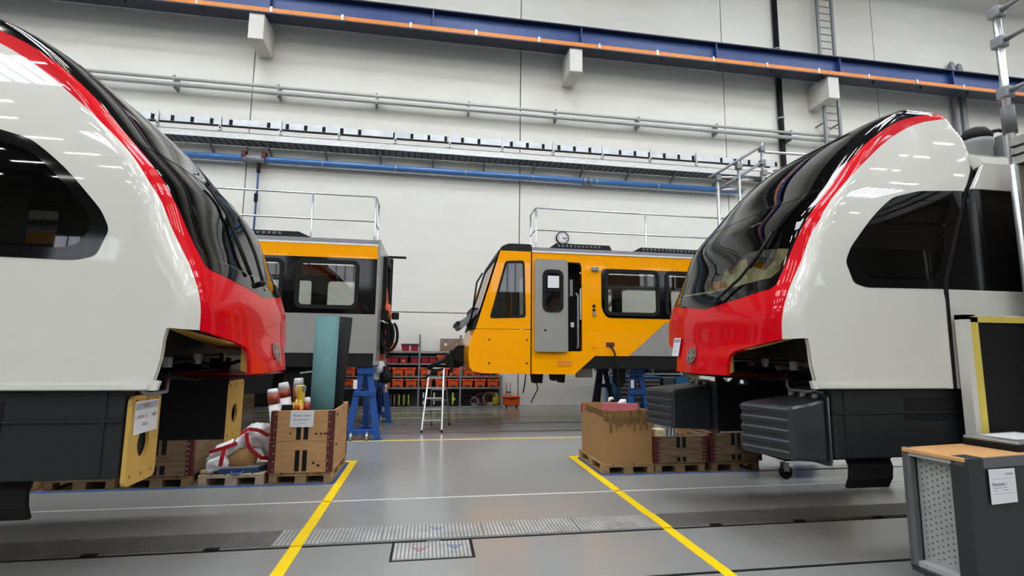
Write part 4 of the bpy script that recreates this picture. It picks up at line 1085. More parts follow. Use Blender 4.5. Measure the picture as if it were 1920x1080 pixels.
# underside pieces and dangling wires
for (a, b, z) in ((2.15, 2.38, 1.03), (2.56, 2.68, 1.08), (2.72, 2.86, 1.04)):
    mb = MB(); mb.prism([(a, 1.24), (b, 1.24), (b - .02, z), (a + .03, z)], (0, 10.4, 0), (1, 0, 0), (0, 0, 1), (0, .3, 0)); mb.build('underfloor_bracket', M_BLACK, t)
mb = MB(); mb.lathe((4.05, 10.4, 0), [(.06, .95), (.13, 1.05), (.14, 1.3), (.18, 1.36)], 12); mb.build('drain_fitting', M_RUBBER, t)
for pts in ([(2.03, 10.5, 1.24), (2.0, 10.5, 1.0), (1.97, 10.5, .82)], [(2.25, 10.5, 1.05), (2.28, 10.48, .9), (2.2, 10.5, .75), (2.14, 10.5, .62)], [(1.5, 10.5, 1.24), (1.25, 10.5, 1.2), (1.0, 10.5, 1.22)]):
    mb = MB(); mb.tube(pts, .012, 6); mb.build('dangling_wire', M_RUBBER, t)
mb = MB(); mb.box((3.1, 10.3, 1.15), (3.42, 10.5, 1.36)); mb.build('step_bracket', M_STEEL, t)

# ---- trestles carrying the coaches
def trestle(label, x, y, top, m, w_top=.16, w_bot=.55, depth=.62, paper=True, group=None):
    t = thing('trestle_stand', label, 'trestle', (x, y, 0), group)
    for s in (-1, 1):
        mb = MB(); mb.bar((x + s * w_bot / 2, y, .02), (x + s * w_top / 2, y + .12, top - .12), .13, .09, (0, 1, 0), .11, .08); mb.build('leg', m, t, bevel=.008)
        mb = MB(); mb.box((x + s * w_bot / 2 - .1, y - .08, 0), (x + s * w_bot / 2 + .1, y + .08, .02)); mb.build('foot_plate', m, t)
    mb = MB(); mb.bar((x, y + depth, .02), (x, y + .2, top - .12), .12, .09, (0, 1, 0), .1, .08); mb.build('leg', m, t, bevel=.008)
    mb = MB(); mb.box((x - .16, y + .02, top - .14), (x + .16, y + .3, top)); mb.build('head_block', m, t, bevel=.02)
    mb = MB(); mb.box((x - w_bot * .36, y + .0, top * .63 - .045), (x + w_bot * .36, y + .09, top * .63 + .045)); mb.build('cross_plate', m, t, bevel=.008)
    mb = MB(); mb.bar((x - w_bot / 2, y, .15), (x + w_bot / 2, y, .15), .07, .09); mb.build('base_bar', m, t, bevel=.006)
    for s in (-1, 1):
        mb = MB(); mb.bar((x + s * w_bot / 2, y, .15), (x, y + depth, .15), .06, .08); mb.build('base_bar', m, t, bevel=.006)
    for s in (-.7, .35):
        mb = MB(); mb.lathe((x + s * w_bot / 2, y - .1, .075), [(.03, -.02), (.075, -.02), (.075, .02), (.03, .02)], 16, 'X'); cw = mb.build('castor', M_STEEL, t)
        mb = MB(); mb.box((x + s * w_bot / 2 - .012, y - .1, .07), (x + s * w_bot / 2 + .012, y, .16)); mb.build('castor_fork', M_STEEL, cw)
    if paper:
        mb = MB(); mb.box((x - w_bot * .36, y - .05, top * .70), (x - w_bot * .36 + .07, y - .045, top * .70 + .17)); mb.build('paper_tag', M_PAPER, t)
    return t
trestle('blue steel trestle stand with castors under the near right corner of the black coach', -1.2, 10.02, 1.36, M_BLUEST)
trestle('blue trestle stand further back, half hidden behind the near left trestle', -1.16, 12.3, 1.36, M_BLUEST, paper=False)
trestle('blue trestle stand with a white tag under the yellow coach, before the tool cabinets', 4.45, 10.3, 1.34, M_BLUEST)
trestle('dark navy trestle under the far side of the yellow coach', 4.38, 12.3, 1.34, M_NAVYST, w_bot=.62, paper=False)
for x in (-7.5, 8.2):
    for y in (10.1, 12.2):
        trestle('blue trestle stand at the %s end of the %s coach, hidden from the aisle' % (('near', 'far')[y > 11], 'black' if x < 0 else 'yellow'), x, y, 1.36, M_BLUEST, paper=False)

# ---- platform guardrails behind the coaches
def rails(label, x0, x1, xr, y, zt, zm, zb, posts, ret, arms):
    t = thing('guardrail', label, 'railing', ((x0 + x1) / 2, y, 0))
    for z in (zt, zm):
        mb = MB(); mb.tube([(x0, y, z), (x1, y, z), ], .025, 8); mb.build('rail', M_ALU, t)
        mb = MB(); mb.tube([(xr, y, z), (xr, ret, z)], .025, 8); mb.build('return_rail', M_ALU, t)
    for x in posts:
        mb = MB(); mb.tube([(x, y, 3.5), (x, y, zt)], .024, 8); mb.build('post', M_ALU, t)
    mb = MB(); mb.tube([(xr, ret, 3.5), (xr, ret, zt)], .024, 8); mb.build('post', M_ALU, t)
    mb = MB(); mb.box((x0, y - .03, 3.46), (x1 + .03, ret + .03, 3.5)); mb.build('platform_deck', M_STEEL, t)
    for x in arms:
        mb = MB(); mb.box((x - .05, y, 3.36), (x + .05, YW, 3.46)); mb.build('wall_arm', M_GREYST, t)
        mb = MB(); mb.bar((x, y + .3, 3.36), (x, YW, 2.5), .06, .06); mb.build('wall_strut', M_GREYST, t)
    return t
rails('aluminium platform guardrail above the black coach roof on the left', -9.0, -1.46, -1.46, 12.85, 5.58, 4.93, 4.4, [-8.9, -5.9, -3.0, -1.46], 13.6, [-7.5, -4.5])
rails('aluminium platform guardrail above the yellow coach roof near the wall clock', 2.73, 9.5, 2.73, 12.85, 5.53, 4.93, 4.4, [2.73, 5.85, 8.95], 13.6, [5.2, 8.6])
# ---- scaffold stair tower beyond the right train
t = thing('scaffold_tower', 'grey tube scaffold tower with sloping handrails behind the right windscreen', 'scaffold', (6.2, 9.0, 0))
for (x, z) in ((5.67, 5.25), (6.15, 5.6), (6.70, 6.05)):
    mb = MB(); mb.tube([(x, 9.0, 0), (x, 9.0, z)], .032, 10); mb.build('standard', M_STEEL, t)
mb = MB(); mb.tube([(5.47, 9.0, 5.2), (6.76, 9.0, 6.02)], .028, 8); mb.build('handrail', M_GREYST, t)
mb = MB(); mb.tube([(5.65, 9.0, 4.96), (6.68, 9.0, 5.62)], .028, 8); mb.build('handrail', M_GREYST, t)
for (x0, x1, z) in ((6.70, 8.9, 5.86), (5.68, 6.4, 5.24), (5.68, 6.3, 4.98), (6.15, 6.5, 5.2), (6.7, 8.0, 5.42)):
    mb = MB(); mb.tube([(x0, 9.02, z), (x1, 9.05, z + .06)], .028, 8); mb.build('ledger', M_ALU, t)
for (x, z) in ((6.70, 5.92), (6.70, 5.62), (6.15, 5.5), (5.68, 5.22), (6.72, 5.4), (7.0, 5.42)):
    mb = MB(); mb.box((x - .05, 8.95, z - .06), (x + .05, 9.06, z + .06)); mb.build('coupler', M_GREYST, t, bevel=.01)
for x in (8.6,):
    mb = MB(); mb.tube([(x, 9.05, 0), (x, 9.05, 6.0)], .032, 10); mb.build('standard', M_STEEL, t)

# ================================================================== STORAGE RACK ALONG THE WALL
RY0, RY1 = 15.15, 15.58
ups = [-5.2, -3.97, -2.74, -1.51, -.28, .94, 2.17]
t = thing('storage_rack', 'long grey steel storage rack with orange crates along the back wall', 'shelf', (-1.5, 15.35, 0))
for i, x in enumerate(ups):
    h = .95 if i == 6 else 2.15
    for y in (RY0, RY1):
        mb = MB(); mb.box((x - .025, y - .02, 0), (x + .025, y + .02, h)); mb.build('upright', M_GREYST, t)
for i in range(6):
    for z in (.05, .6, .93, 1.3, 1.66):
        if i == 5 and z > 1: continue
        mb = MB(); mb.box((ups[i] + .026, RY0, z - .04), (ups[i + 1] - .026, RY1 - .02, z)); mb.build('shelf', M_STEEL, t)
mb = MB(); mb.box((ups[0], RY1 + .02, .05), (ups[5], RY1 + .03, 1.6)); mb.build('back_panel', M_ROOFG, t)
mb = MB(); mb.box((ups[5], RY1 + .02, .05), (ups[6], RY1 + .03, .9)); mb.build('back_panel', M_ROOFG, t)
ORD = ['first', 'second', 'third', 'fourth', 'fifth', 'sixth', 'seventh', 'eighth', 'ninth']
BAY = ['leftmost', 'second', 'third', 'fourth', 'fifth', 'rightmost']
# orange crate, built once
def crate_proto(name, label, cat, m, w, h, d, lid, group):
    t = thing(name, label, cat, (0, 0, 0), group)
    mb = MB(); mb.box((-w / 2, 0, 0), (w / 2, d, h), taper=.022); mb.build('body', m, t, bevel=.012, local=True)
    mb = MB(); mb.box((-w / 2 - .012, -.012, h - .05), (w / 2 + .012, d + .012, h)); mb.build('rim' if not lid else 'lid', lid or m, t, bevel=.006, local=True)
    if not lid:
        mb = MB(); mb.box((-.07, .005, .015), (.07, .018, .07)); mb.build('label_holder', M_DLID, t, local=True)
        mb = MB(); mb.box((-.06, -.016, h - .035), (.06, -.01, h - .015)); mb.build('grip', M_DLID, t, local=True)
    return t
OC = crate_proto('storage_crate', '', 'crate', M_ORANGE, .33, .245, .38, None, 'orange crates on the rack')
RB = crate_proto('storage_bin', '', 'bin', M_CRIMSON, .235, .215, .33, M_DLID, 'crimson bins on the rack')
usedO = usedR = False
def put(kind, x, z, label):
    global usedO, usedR
    src = OC if kind == 'o' else RB
    if kind == 'o' and not usedO:
        usedO = True; src.location = (x, RY0 + .02, z); src['label'] = label; return src
    if kind == 'r' and not usedR:
        usedR = True; src.location = (x, RY0 + .02, z); src['label'] = label; return src
    return dup(src, (x, RY0 + .02, z), label)
SH = {.6: 'second', .93: 'third', 1.3: 'fourth', 1.66: 'top'}
rows = {.6: [-1.25, -.885, -.49, -.05, .37, .735, 1.155, 1.53, 1.92], .93: [-1.28, -.885, -.545, -.08, .415, .765, 1.2, 1.59, 1.95]}
for z, xs_ in rows.items():
    cnt = {}
    for x in xs_ + [-4.95 + .385 * k for k in range(9)]:
        if x < -1.51: x = x + .0
        b = sum(1 for u in ups[1:] if x > u)
        cnt[b] = cnt.get(b, 0) + 1
        put('o', x, z, 'orange plastic crate on the %s shelf, %s bay of the rack, number %d in its row' % (SH[z], BAY[b], cnt[b]) if False else
            'orange plastic crate on the %s rack shelf, %s from left in the %s bay' % (SH[z], ORD[cnt[b] - 1], BAY[b]))
for x, kk, lab in ((-1.2, 'r', 'crimson lidded bin on the fourth rack shelf beside the hanging orange sleeve'), (-.985, 'r', 'crimson lidded bin on the fourth rack shelf, left of the bin with orange mark'),
                   (-.735, 'r', 'crimson bin with an orange mark on the fourth rack shelf'), (-.42, 'r', 'crimson lidded bin on the fourth rack shelf just left of the middle upright'),
                   (-.12, 'r', 'crimson lidded bin on the fourth rack shelf just right of the middle upright'), (.11, 'r', 'crimson lidded bin on the fourth rack shelf beside the orange crate'),
                   (.41, 'o', 'orange crate with white note on the fourth rack shelf above the step ladder'), (.76, 'o', 'orange crate on the fourth rack shelf behind the coupler of the yellow coach')):
    o = put(kk, x, 1.3, lab)
    if 'mark' in lab and 'with an' in lab:
        mb = MB(); mb.box((-.05, .012, .04), (.04, .016, .12)); q = mb.build('orange_mark', M_ORRAIL, o, local=True)
    if 'white note' in lab:
        mb = MB(); mb.box((.02, .008, .14), (.11, .014, .19)); q = mb.build('note', M_PAPER, o, local=True)
put('r', -.70, 1.66, 'crimson bin with dark lid on top of the rack, left one of the pair')
put('r', -.435, 1.66, 'crimson bin with dark lid on top of the rack beside the upright')
put('o', -1.2, 1.66, 'orange crate on the top of the rack behind the black hoses')
for k in range(5):
    put('r', -2.6 + .24 * k - .9, 1.3, 'crimson bin on the fourth rack shelf hidden behind the black coach, %s of five' % ORD[k])
for k, (x, w) in enumerate(((.47, .3), (.79, .29), (1.1, .3))):
    t = thing('board_box', 'brown board box with a round hole on the rack top, %s of three' % ['left', 'middle', 'right'][k], 'box', (x, 15.2, 1.66), 'brown board boxes on the rack top')
    mb = MB(); mb.sheet([(x - w / 2, 1.66), (x + w / 2, 1.66), (x + w / 2, 2.04), (x - w / 2, 2.04)], [[(x + .06 * math.cos(a), 1.86 + .06 * math.sin(a)) for a in np.linspace(0, 6.283, 16, endpoint=False)]] if k < 2 else [], (0, 15.18, 0), (1, 0, 0), (0, 0, 1), (0, .02, 0)); mb.build('front_board', M_BROWNB, t)
    mb = MB(); mb.box((x - w / 2, 15.2, 1.66), (x + w / 2, 15.5, 2.04)); mb.build('carcass', M_BROWNB, t)
    if k < 2:
        mb = MB(); mb.lathe((x + .01, 15.19, 1.865), [(.045, 0), (.045, .008)], 14, 'Y'); mb.build('foil_disc', M_PAPER if k == 0 else M_ALU, t)
# equipment cases on the bottom shelf
for k, (x, w, s) in enumerate(((-1.4, .17, 0), (-1.13, .2, 1), (-.9, .2, 1), (-.63, .2, 2))):
    t = thing('tool_case', 'black tool case standing on the lowest rack shelf, %s in the fourth bay' % ORD[k], 'case', (x, 15.2, .05), 'black cases on the lowest rack shelf')
    mb = MB(); mb.box((x - w / 2, 15.2, .05), (x + w / 2, 15.52, .43)); mb.build('body', M_RUBBER, t, bevel=.02)
    if s:
        mb = MB(); mb.box((x - .075, 15.19, .09), (x - .045, 15.2, .38)); mb.build('strap', M_BROWNB if k < 3 else M_LIME, t)
        mb = MB(); mb.box((x + .06, 15.19, .09), (x + .09, 15.2, .39)); mb.build('strap', M_LIME if k > 1 else M_DLID, t)
for k, x in enumerate((-.06, .25, .80)):
    t = thing('machine_case', 'black machine case with pale strip on the lowest shelf, %s in fifth bay' % ORD[k], 'case', (x, 15.2, .05), 'black machine cases')
    mb = MB(); mb.box((x - .12, 15.2, .05), (x + .13, 15.5, .46)); mb.build('body', M_RUBBER, t, bevel=.02)
    mb = MB(); mb.box((x - .09, 15.19, .1), (x - .05, 15.2, .45)); mb.build('strip', M_PAPER if k < 2 else M_LIME, t)
    mb = MB(); mb.lathe((x - .05, 15.19, .26), [(.05, -.01), (.05, .01)], 12, 'Y'); mb.build('dial', M_LIME if k == 2 else M_DLID, t)
def coil(name, label, x, z, r, m, n=3, cat='hose'):
    t = thing(name, label, cat, (x, 15.3, .05))
    for k in range(n):
        rr = r - .025 * k
        mb = MB(); mb.tube([(x + rr * math.cos(a), 15.24 + .03 * k, z + rr * math.sin(a)) for a in np.linspace(0, 6.283, 22)], .02, 6, caps=False); mb.build('turn', m, t)
    return t
coil('cable_coil', 'black cable coil on the lowest shelf of the rightmost rack bay', 1.15, .2, .14, M_RUBBER)
coil('cable_coil', 'grey cable coil with bright reel on the lowest right rack shelf', 1.38, .18, .12, M_GREYST)
coil('cable_coil', 'dark red hose coil on the lowest right rack shelf', 1.58, .24, .18, M_RUST)
coil('cable_coil', 'tan rope coil on the lowest right rack shelf', 1.84, .26, .2, M_BROWNB, 4)
t = thing('yellow_sack', 'yellow bag at the right end of the lowest rack shelf', 'bag', (2.04, 15.3, .05))
mb = MB(); mb.lathe((2.03, 15.3, 0), [(.07, .05), (.1, .12), (.1, .28), (.05, .36), (.06, .44)], 12); mb.build('bag', M_OLIVE, t)
# wooden boards left of the rack, lying at its lower shelf
t = thing('wooden_board', 'brown wood panel standing in the rack near the ochre plate of the left train', 'panel', (-4.98, 15.13, .05))
mb = MB(); mb.box((-5.15, 15.09, .0), (-4.75, 15.13, .58)); mb.build('board', M_OLDPLY, t)
# orange trolley case on the floor
t = thing('trolley_case', 'orange trolley tool case with telescopic handle standing by the wall', 'case', (2.5, 15.25, 0))
mb = MB(); mb.box((2.26, 15.15, .06), (2.74, 15.4, .34)); mb.build('body', M_ORANGE, t, bevel=.02)
mb = MB(); mb.box((2.25, 15.14, .27), (2.75, 15.41, .30)); mb.build('lid_seam', M_RUST, t)
mb = MB(); mb.tube([(2.37, 15.38, .3), (2.37, 15.38, .72), (2.49, 15.38, .72), (2.49, 15.38, .3)], .014, 6); mb.build('handle', M_GREYST, t)
mb = MB(); mb.box((2.36, 15.37, .42), (2.5, 15.39, .46)); mb.build('handle_bridge', M_NAVY, t)
for x in (2.34, 2.64):
    mb = MB(); mb.lathe((x, 15.2, .04), [(.04, -.02), (.04, .02)], 12, 'X'); mb.build('wheel', M_RUBBER, t)
mb = MB(); mb.tube([(2.42, 15.13, .28), (2.44, 15.11, .24), (2.54, 15.11, .24), (2.56, 15.13, .28)], .012, 6); mb.build('carry_handle', M_RUBBER, t)

# ---- blue tool cabinets behind the right train
t = thing('tool_cabinet', 'blue workshop cabinet with white drawer edges behind the trestle', 'cabinet', (6.2, 14.75, 0))
mb = MB(); mb.box((5.45, 14.6, .06), (7.0, 15.2, .92)); mb.build('carcass', M_BLUECAB, t, bevel=.01)
mb = MB(); mb.box((5.42, 14.57, .92), (7.03, 15.22, .96)); mb.build('worktop', M_BLUECAB, t)
mb = MB(); mb.box((5.47, 14.62, 0), (6.98, 15.15, .06)); mb.build('plinth', M_RUBBER, t)
for k, z in enumerate((.16, .32, .46, .58, .70, .82)):
    mb = MB(); mb.box((5.72, 14.575, z - .08), (6.98, 14.6, z + .035)); d = mb.build('drawer', M_BLUECAB if k < 1 else M_ROOFG, t)
    mb = MB(); mb.box((5.72, 14.56, z + .02), (6.98, 14.576, z + .042)); mb.build('handle_strip', M_PAPER, d)
mb = MB(); mb.box((5.7, 14.56, .03), (5.73, 14.6, .92)); mb.build('door_edge', M_BLUECAB, t)
t = thing('storage_shelf', 'low grey shelf with white edges behind the blue tool cabinet', 'shelf', (6.6, 15.4, 0))
for z in (.7, 1.02, 1.2):
    mb = MB(); mb.box((5.75, 15.28, z - .03), (8.4, 15.58, z)); mb.build('shelf', M_PAPER, t)
for x in (5.77, 7.1, 8.38):
    mb = MB(); mb.box((x - .02, 15.3, 0), (x + .02, 15.58, 1.2)); mb.build('upright', M_GREYST, t)
mb = MB(); mb.box((5.75, 15.585, .3), (8.4, 15.6, 1.2)); mb.build('back_panel', M_ROOFG, t)
t = thing('tool_cabinet', 'second blue cabinet right of the blue trestle, partly behind the absorber', 'cabinet', (7.7, 14.75, 0))
mb = MB(); mb.box((7.1, 14.6, .05), (8.3, 15.2, .92)); mb.build('carcass', M_ROOFG, t, bevel=.01)
mb = MB(); mb.box((7.5, 14.56, .6), (7.9, 14.6, .96)); mb.build('blue_door', M_BLUECAB, t)
mb = MB(); mb.box((7.12, 14.62, 0), (8.28, 15.1, .05)); mb.build('plinth', M_RUBBER, t)
t = thing('cardboard_carton', 'tan cardboard carton on the second cabinet below the red nose of the right train', 'box', (8.1, 14.7, .92))
mb = MB(); mb.box((7.95, 14.58, .92), (8.3, 14.9, 1.22)); mb.build('carton', M_CARD, t, bevel=.006)
mb = MB(); mb.box((8.1, 14.578, .93), (8.15, 14.902, 1.223)); mb.build('tape_strip', M_CARDT, t)

# ---- step ladder
t = thing('step_ladder', 'aluminium step ladder with five treads standing in the aisle', 'ladder', (.2, 11.3, 0))
for (xb, xt) in ((-.11, .02), (.305, .325)):
    mb = MB(); mb.bar((xb, 10.8, .03), (xt, 11.15, 1.30), .03, .055, (0, 1, 0)); mb.build('stile', M_ALU, t)
    mb = MB(); mb.box((xb - .022, 10.76, 0), (xb + .022, 10.84, .05)); mb.build('foot', M_RUBBER, t)
for k, z in enumerate((.24, .46, .68, .89, 1.1)):
    f = (z - .03) / 1.27; xa = -.11 + .13 * f; xb = .305 + .02 * f; y = 10.8 + .35 * f
    mb = MB(); mb.box((xa, y - .04, z - .015), (xb, y + .06, z + .012)); mb.build('tread', M_ALU, t)
mb = MB(); mb.box((.02, 11.1, 1.29), (.325, 11.32, 1.315)); mb.build('platform', M_ALU, t, bevel=.008)
for (xb, xt) in ((.1, .05), (.50, .36)):
    mb = MB(); mb.bar((xb, 11.78, .03), (xt, 11.3, 1.28), .024, .045, (0, 1, 0)); mb.build('rear_stile', M_GREYST, t)
    mb = MB(); mb.box((xb - .02, 11.74, 0), (xb + .02, 11.82, .05)); mb.build('foot', M_RUBBER, t)
for z in (.34, .58, .82):
    f = (z - .03) / 1.25
    mb = MB(); mb.bar((.1 - .05 * f, 11.78 - .48 * f, z), (.5 - .14 * f, 11.78 - .48 * f, z), .03, .03); mb.build('rear_bar', M_GREYST, t)

# ================================================================== PALLETS, CRATES AND LOOSE GOODS BESIDE THE AISLE
def pallet(label, x0, y0, w=.76, d=1.14, mats=None, rz=0.0):
    """euro pallet, short side w facing the viewer"""
    t = thing('pallet', label, 'pallet', (x0 + w / 2, y0 + d / 2, 0), None, rz)
    m = mats or M_PALLET
    X = [(-w / 2, -w / 2 + .10), (-.07, .07), (w / 2 - .10, w / 2)]
    Yb = [(-d / 2, -d / 2 + .14), (-.07, .07), (d / 2 - .14, d / 2)]
    for a, b in X:
        mb = MB(); mb.box((a, -d / 2, 0), (b, d / 2, .02)); mb.build('runner_board', m, t, local=True)
        for c, e in Yb:
            mb = MB(); mb.box((a + .002, c, .02), (b - .002, e, .092)); mb.build('block', m, t, local=True, bevel=.004, seg=1)
    for c, e in Yb:
        mb = MB(); mb.box((-w / 2, c, .092), (w / 2, e, .112)); mb.build('stringer_board', m, t, local=True)
    n = 5; g = .018; bw = (w - g * (n - 1)) / n
    for k in range(n):
        a = -w / 2 + k * (bw + g)
        mb = MB(); mb.box((a, -d / 2, .112), (a + bw, d / 2, .132)); mb.build('deck_board', m, t, local=True, bevel=.003, seg=1)
    return t
def collar_crate(label, x0, y0, w, d, z0, hs, m, hinge=M_RUST, slots=True, stripes=True):
    """stacked folding pallet collars with steel corner hinges"""
    t = thing('collar_crate', label, 'crate', (x0 + w / 2, y0 + d / 2, z0))
    th = .022; z = z0
    for i, h in enumerate(hs):
        for (a, b, nm) in (((x0, y0, z), (x0 + w, y0 + th, z + h - .004), 'front_board'), ((x0, y0 + d - th, z), (x0 + w, y0 + d, z + h - .004), 'back_board'),
                           ((x0, y0 + th, z), (x0 + th, y0 + d - th, z + h - .004), 'side_board'), ((x0 + w - th, y0 + th, z), (x0 + w, y0 + d - th, z + h - .004), 'side_board')):
            mb = MB(); mb.box(a, b); mb.build(nm, m, t, bevel=.003, seg=1)
        if stripes:
            for dx in (-.045, .045):
                mb = MB(); mb.box((x0 + w / 2 + dx - .028, y0 - .002, z + .02), (x0 + w / 2 + dx + .028, y0, z + h - (.11 if i == 0 else .02))); mb.build('dark_stripe', M_RUBBER, t)
        z += h
    for xx, s in ((x0, 1), (x0 + w, -1)):
        for yy, sy in ((y0, 1), (y0 + d, -1)):
            z = z0
            for h in hs:
                mb = MB(); mb.box((min(xx - s * .004, xx + s * .075), min(yy - sy * .005, yy), z + .005), (max(xx - s * .004, xx + s * .075), max(yy - sy * .005, yy), z + h - .008))
                mb.box((min(xx - s * .005, xx), min(yy - sy * .004, yy + sy * .05), z + .005), (max(xx - s * .005, xx), max(yy - sy * .004, yy + sy * .05), z + h - .008))
                hg = mb.build('corner_hinge', hinge, t)
                if sy > 0:
                    for k in range(4):
                        rb = MB(); rb.lathe((xx + s * .055, yy - .006, z + h * (k + .5) / 4), [(.009, -.006), (.009, .004)], 8, 'Y'); rb.build('rivet', M_STEEL, hg)
                z += h
    mb = MB(); mb.box((x0 + th, y0 + th, z0), (x0 + w - th, y0 + d - th, z0 + .012)); mb.build('bottom', m, t)
    if slots:
        z = z0
        for h in hs:
            mb = MB(); mb.box((x0 + w - .002, y0 + .2, z + h * .75), (x0 + w + .003, y0 + .28, z + h * .82)); mb.build('side_slot', M_RUBBER, t)
            z += h
    return t
# left storage zone, from the aisle outwards
P1 = pallet('pallet under the tall plywood crate with the rolls', -1.95, 6.95)
C1 = collar_crate('two-tier plywood crate with maroon corner hinges holding rolls beside the left aisle line', -1.96, 6.94, .77, 1.12, .132, (.39, .39), M_PLY)
note('paper_sign', 'white printed sheet hanging on the front of the tall plywood crate', ((-1.73, 6.928, .70), (1, 0, 0), (.02, 0, 1), .285, .21), None,
     [('Boden Team', .142, .145, .042, M_INK), ('Innenausbau 1', .142, .095, .038, M_INK), ('6 Arbeitsplatz', .142, .05, .018, M_INK)])
mb = MB()
for k, x in enumerate((-1.42, -1.36, -1.31, -1.28)):
    mb = MB(); mb.box((x, 6.937, .60), (x + .03, 6.9385, .625)); mb.build('burn_mark', M_RUST, C1)
for (x, z, r) in ((-1.42, .25, .016), (-1.36, .22, .018), (-1.72, .62, .012)):
    mb = MB(); mb.lathe((x, 6.9385, z), [(r, -.001), (r, .001)], 10, 'Y'); mb.build('knot_hole', M_RUBBER, C1)
# rolls standing in the crate
t = thing('flooring_roll', 'tall teal flooring roll standing in the plywood crate', 'roll', (-1.41, 7.3, .144))
sp = []
for k in range(64):
    a = k / 63 * 2 * math.pi * 2.4; r = .165 - .012 * a / (2 * math.pi)
    sp.append((r * math.cos(a + .6), r * math.sin(a + .6)))
mb = MB(); n = len(sp); lo = [(-1.43 + p[0], 7.32 + p[1], .146) for p in sp]; hi = [(-1.415 + p[0], 7.34 + p[1], 2.14) for p in sp]
mb.add(lo + hi, [(k, k + 1, n + k + 1, n + k) for k in range(n - 1)], True); fr_ = mb.build('sheet', M_TEAL, t)
sm_ = fr_.modifiers.new('thickness', 'SOLIDIFY'); sm_.thickness = .005
t = thing('flooring_roll', 'black rubber sheet roll behind the teal roll', 'roll', (-1.2, 7.55, .144))
mb = MB(); mb.tube([(-1.345, 7.62, .146), (-1.23, 7.66, 2.16)], .10, 18); mb.build('roll', M_RUBBER, t)
t = thing('flooring_roll', 'dark short roll with a pale teal edge left of the tall teal roll', 'roll', (-1.72, 7.75, .144))
mb = MB(); mb.tube([(-1.66, 7.8, .146), (-1.74, 7.8, 1.36)], .11, 18, caps=False); mb.build('roll', M_RUBBER, t)
mb = MB(); mb.tube([(-1.738, 7.8, 1.35), (-1.741, 7.8, 1.372)], .113, 18, caps=False); mb.tube([(-1.738, 7.8, 1.35), (-1.741, 7.8, 1.372)], .095, 18, caps=False); mb.build('rolled_edge', M_TEALIN, t)
def wrapped(label, p, q, r, band=(.25, .12)):
    t = thing('wrapped_roll', label, 'roll', p, 'plastic wrapped rolls in the plywood crate')
    p = Vector(p); q = Vector(q); d = (q - p)
    L = d.length; u = d.normalized()
    b0, bh = band
    mb = MB(); mb.tube([p, q - u * (b0 + bh)], r, 14); mb.build('roll', M_PLASTIC, t)
    mb = MB(); mb.tube([q - u * (b0 + bh), q - u * b0], r * 1.03, 14); mb.build('tape_band', M_BROWNTAPE, t)
    mb = MB(); mb.tube([q - u * b0, q - u * (b0 * .4), q - u * .02, q], r * 1.02, 14, r2=r * .82); mb.build('wrapped_end', M_PLASTIC, t)
wrapped('white wrapped roll with red-brown tape leaning left, outermost in the plywood crate', (-1.86, 7.12, .15), (-2.02, 7.12, 1.17), .07, (.06, .14))
wrapped('white wrapped roll with tape leaning left, second in the plywood crate', (-1.74, 7.3, .15), (-1.94, 7.3, 1.24), .072, (.1, .1))
wrapped('tallest white wrapped roll with tape in the plywood crate', (-1.74, 7.48, .15), (-1.78, 7.45, 1.29), .07, (.12, .22))
wrapped('white wrapped roll with tape directly left of the yellow bottle', (-1.68, 7.2, .15), (-1.7, 7.22, 1.21), .062, (.12, .09))
wrapped('small white wrapped roll between yellow wrap and teal roll', (-1.6, 7.1, .15), (-1.575, 7.1, 1.06), .045, (.07, .12))
t = thing('spray_bottle', 'yellow plastic bottle standing among the wrapped rolls', 'bottle', (-1.62, 7.08, .144))
mb = MB(); mb.lathe((-1.655, 7.08, 0), [(.05, .146), (.05, 1.08), (.055, 1.1), (.055, 1.2), (.05, 1.215)], 14); mb.build('bottle', M_YBOT, t)
mb = MB(); mb.box((-1.64, 7.03, 1.14), (-1.59, 7.08, 1.21)); mb.build('label', M_GREYST, t)
for k, (x, top, dx) in enumerate(((-1.72, 1.0, .02), (-1.68, 1.04, .03), (-1.64, 1.03, .05), (-1.62, .99, .05))):
    t = thing('wrapped_bundle', 'yellow-green wrapped strip bundle at the crate front, %s of four' % ORD[k], 'bundle', (x, 7.02, .144), 'yellow wrapped bundles in the plywood crate')
    mb = MB(); mb.tube([(x - dx, 7.02, .146), (x - dx * .5, 7.02, .6), (x, 7.02, top)], .03, 10, r2=.02); mb.build('bundle', M_OLIVE, t)
    mb = MB(); mb.tube([(x - .012, 7.02, top - .12), (x - .004, 7.02, top - .04)], .028, 10); mb.build('orange_tie', M_ORRAIL, t)
t = thing('black_pad', 'black foam pad between the wrapped rolls', 'pad', (-1.84, 7.2, .144))
mb = MB(); mb.box((-1.86, 6.98, .15), (-1.72, 7.02, .975)); mb.build('pad', M_RUBBER, t, bevel=.01)

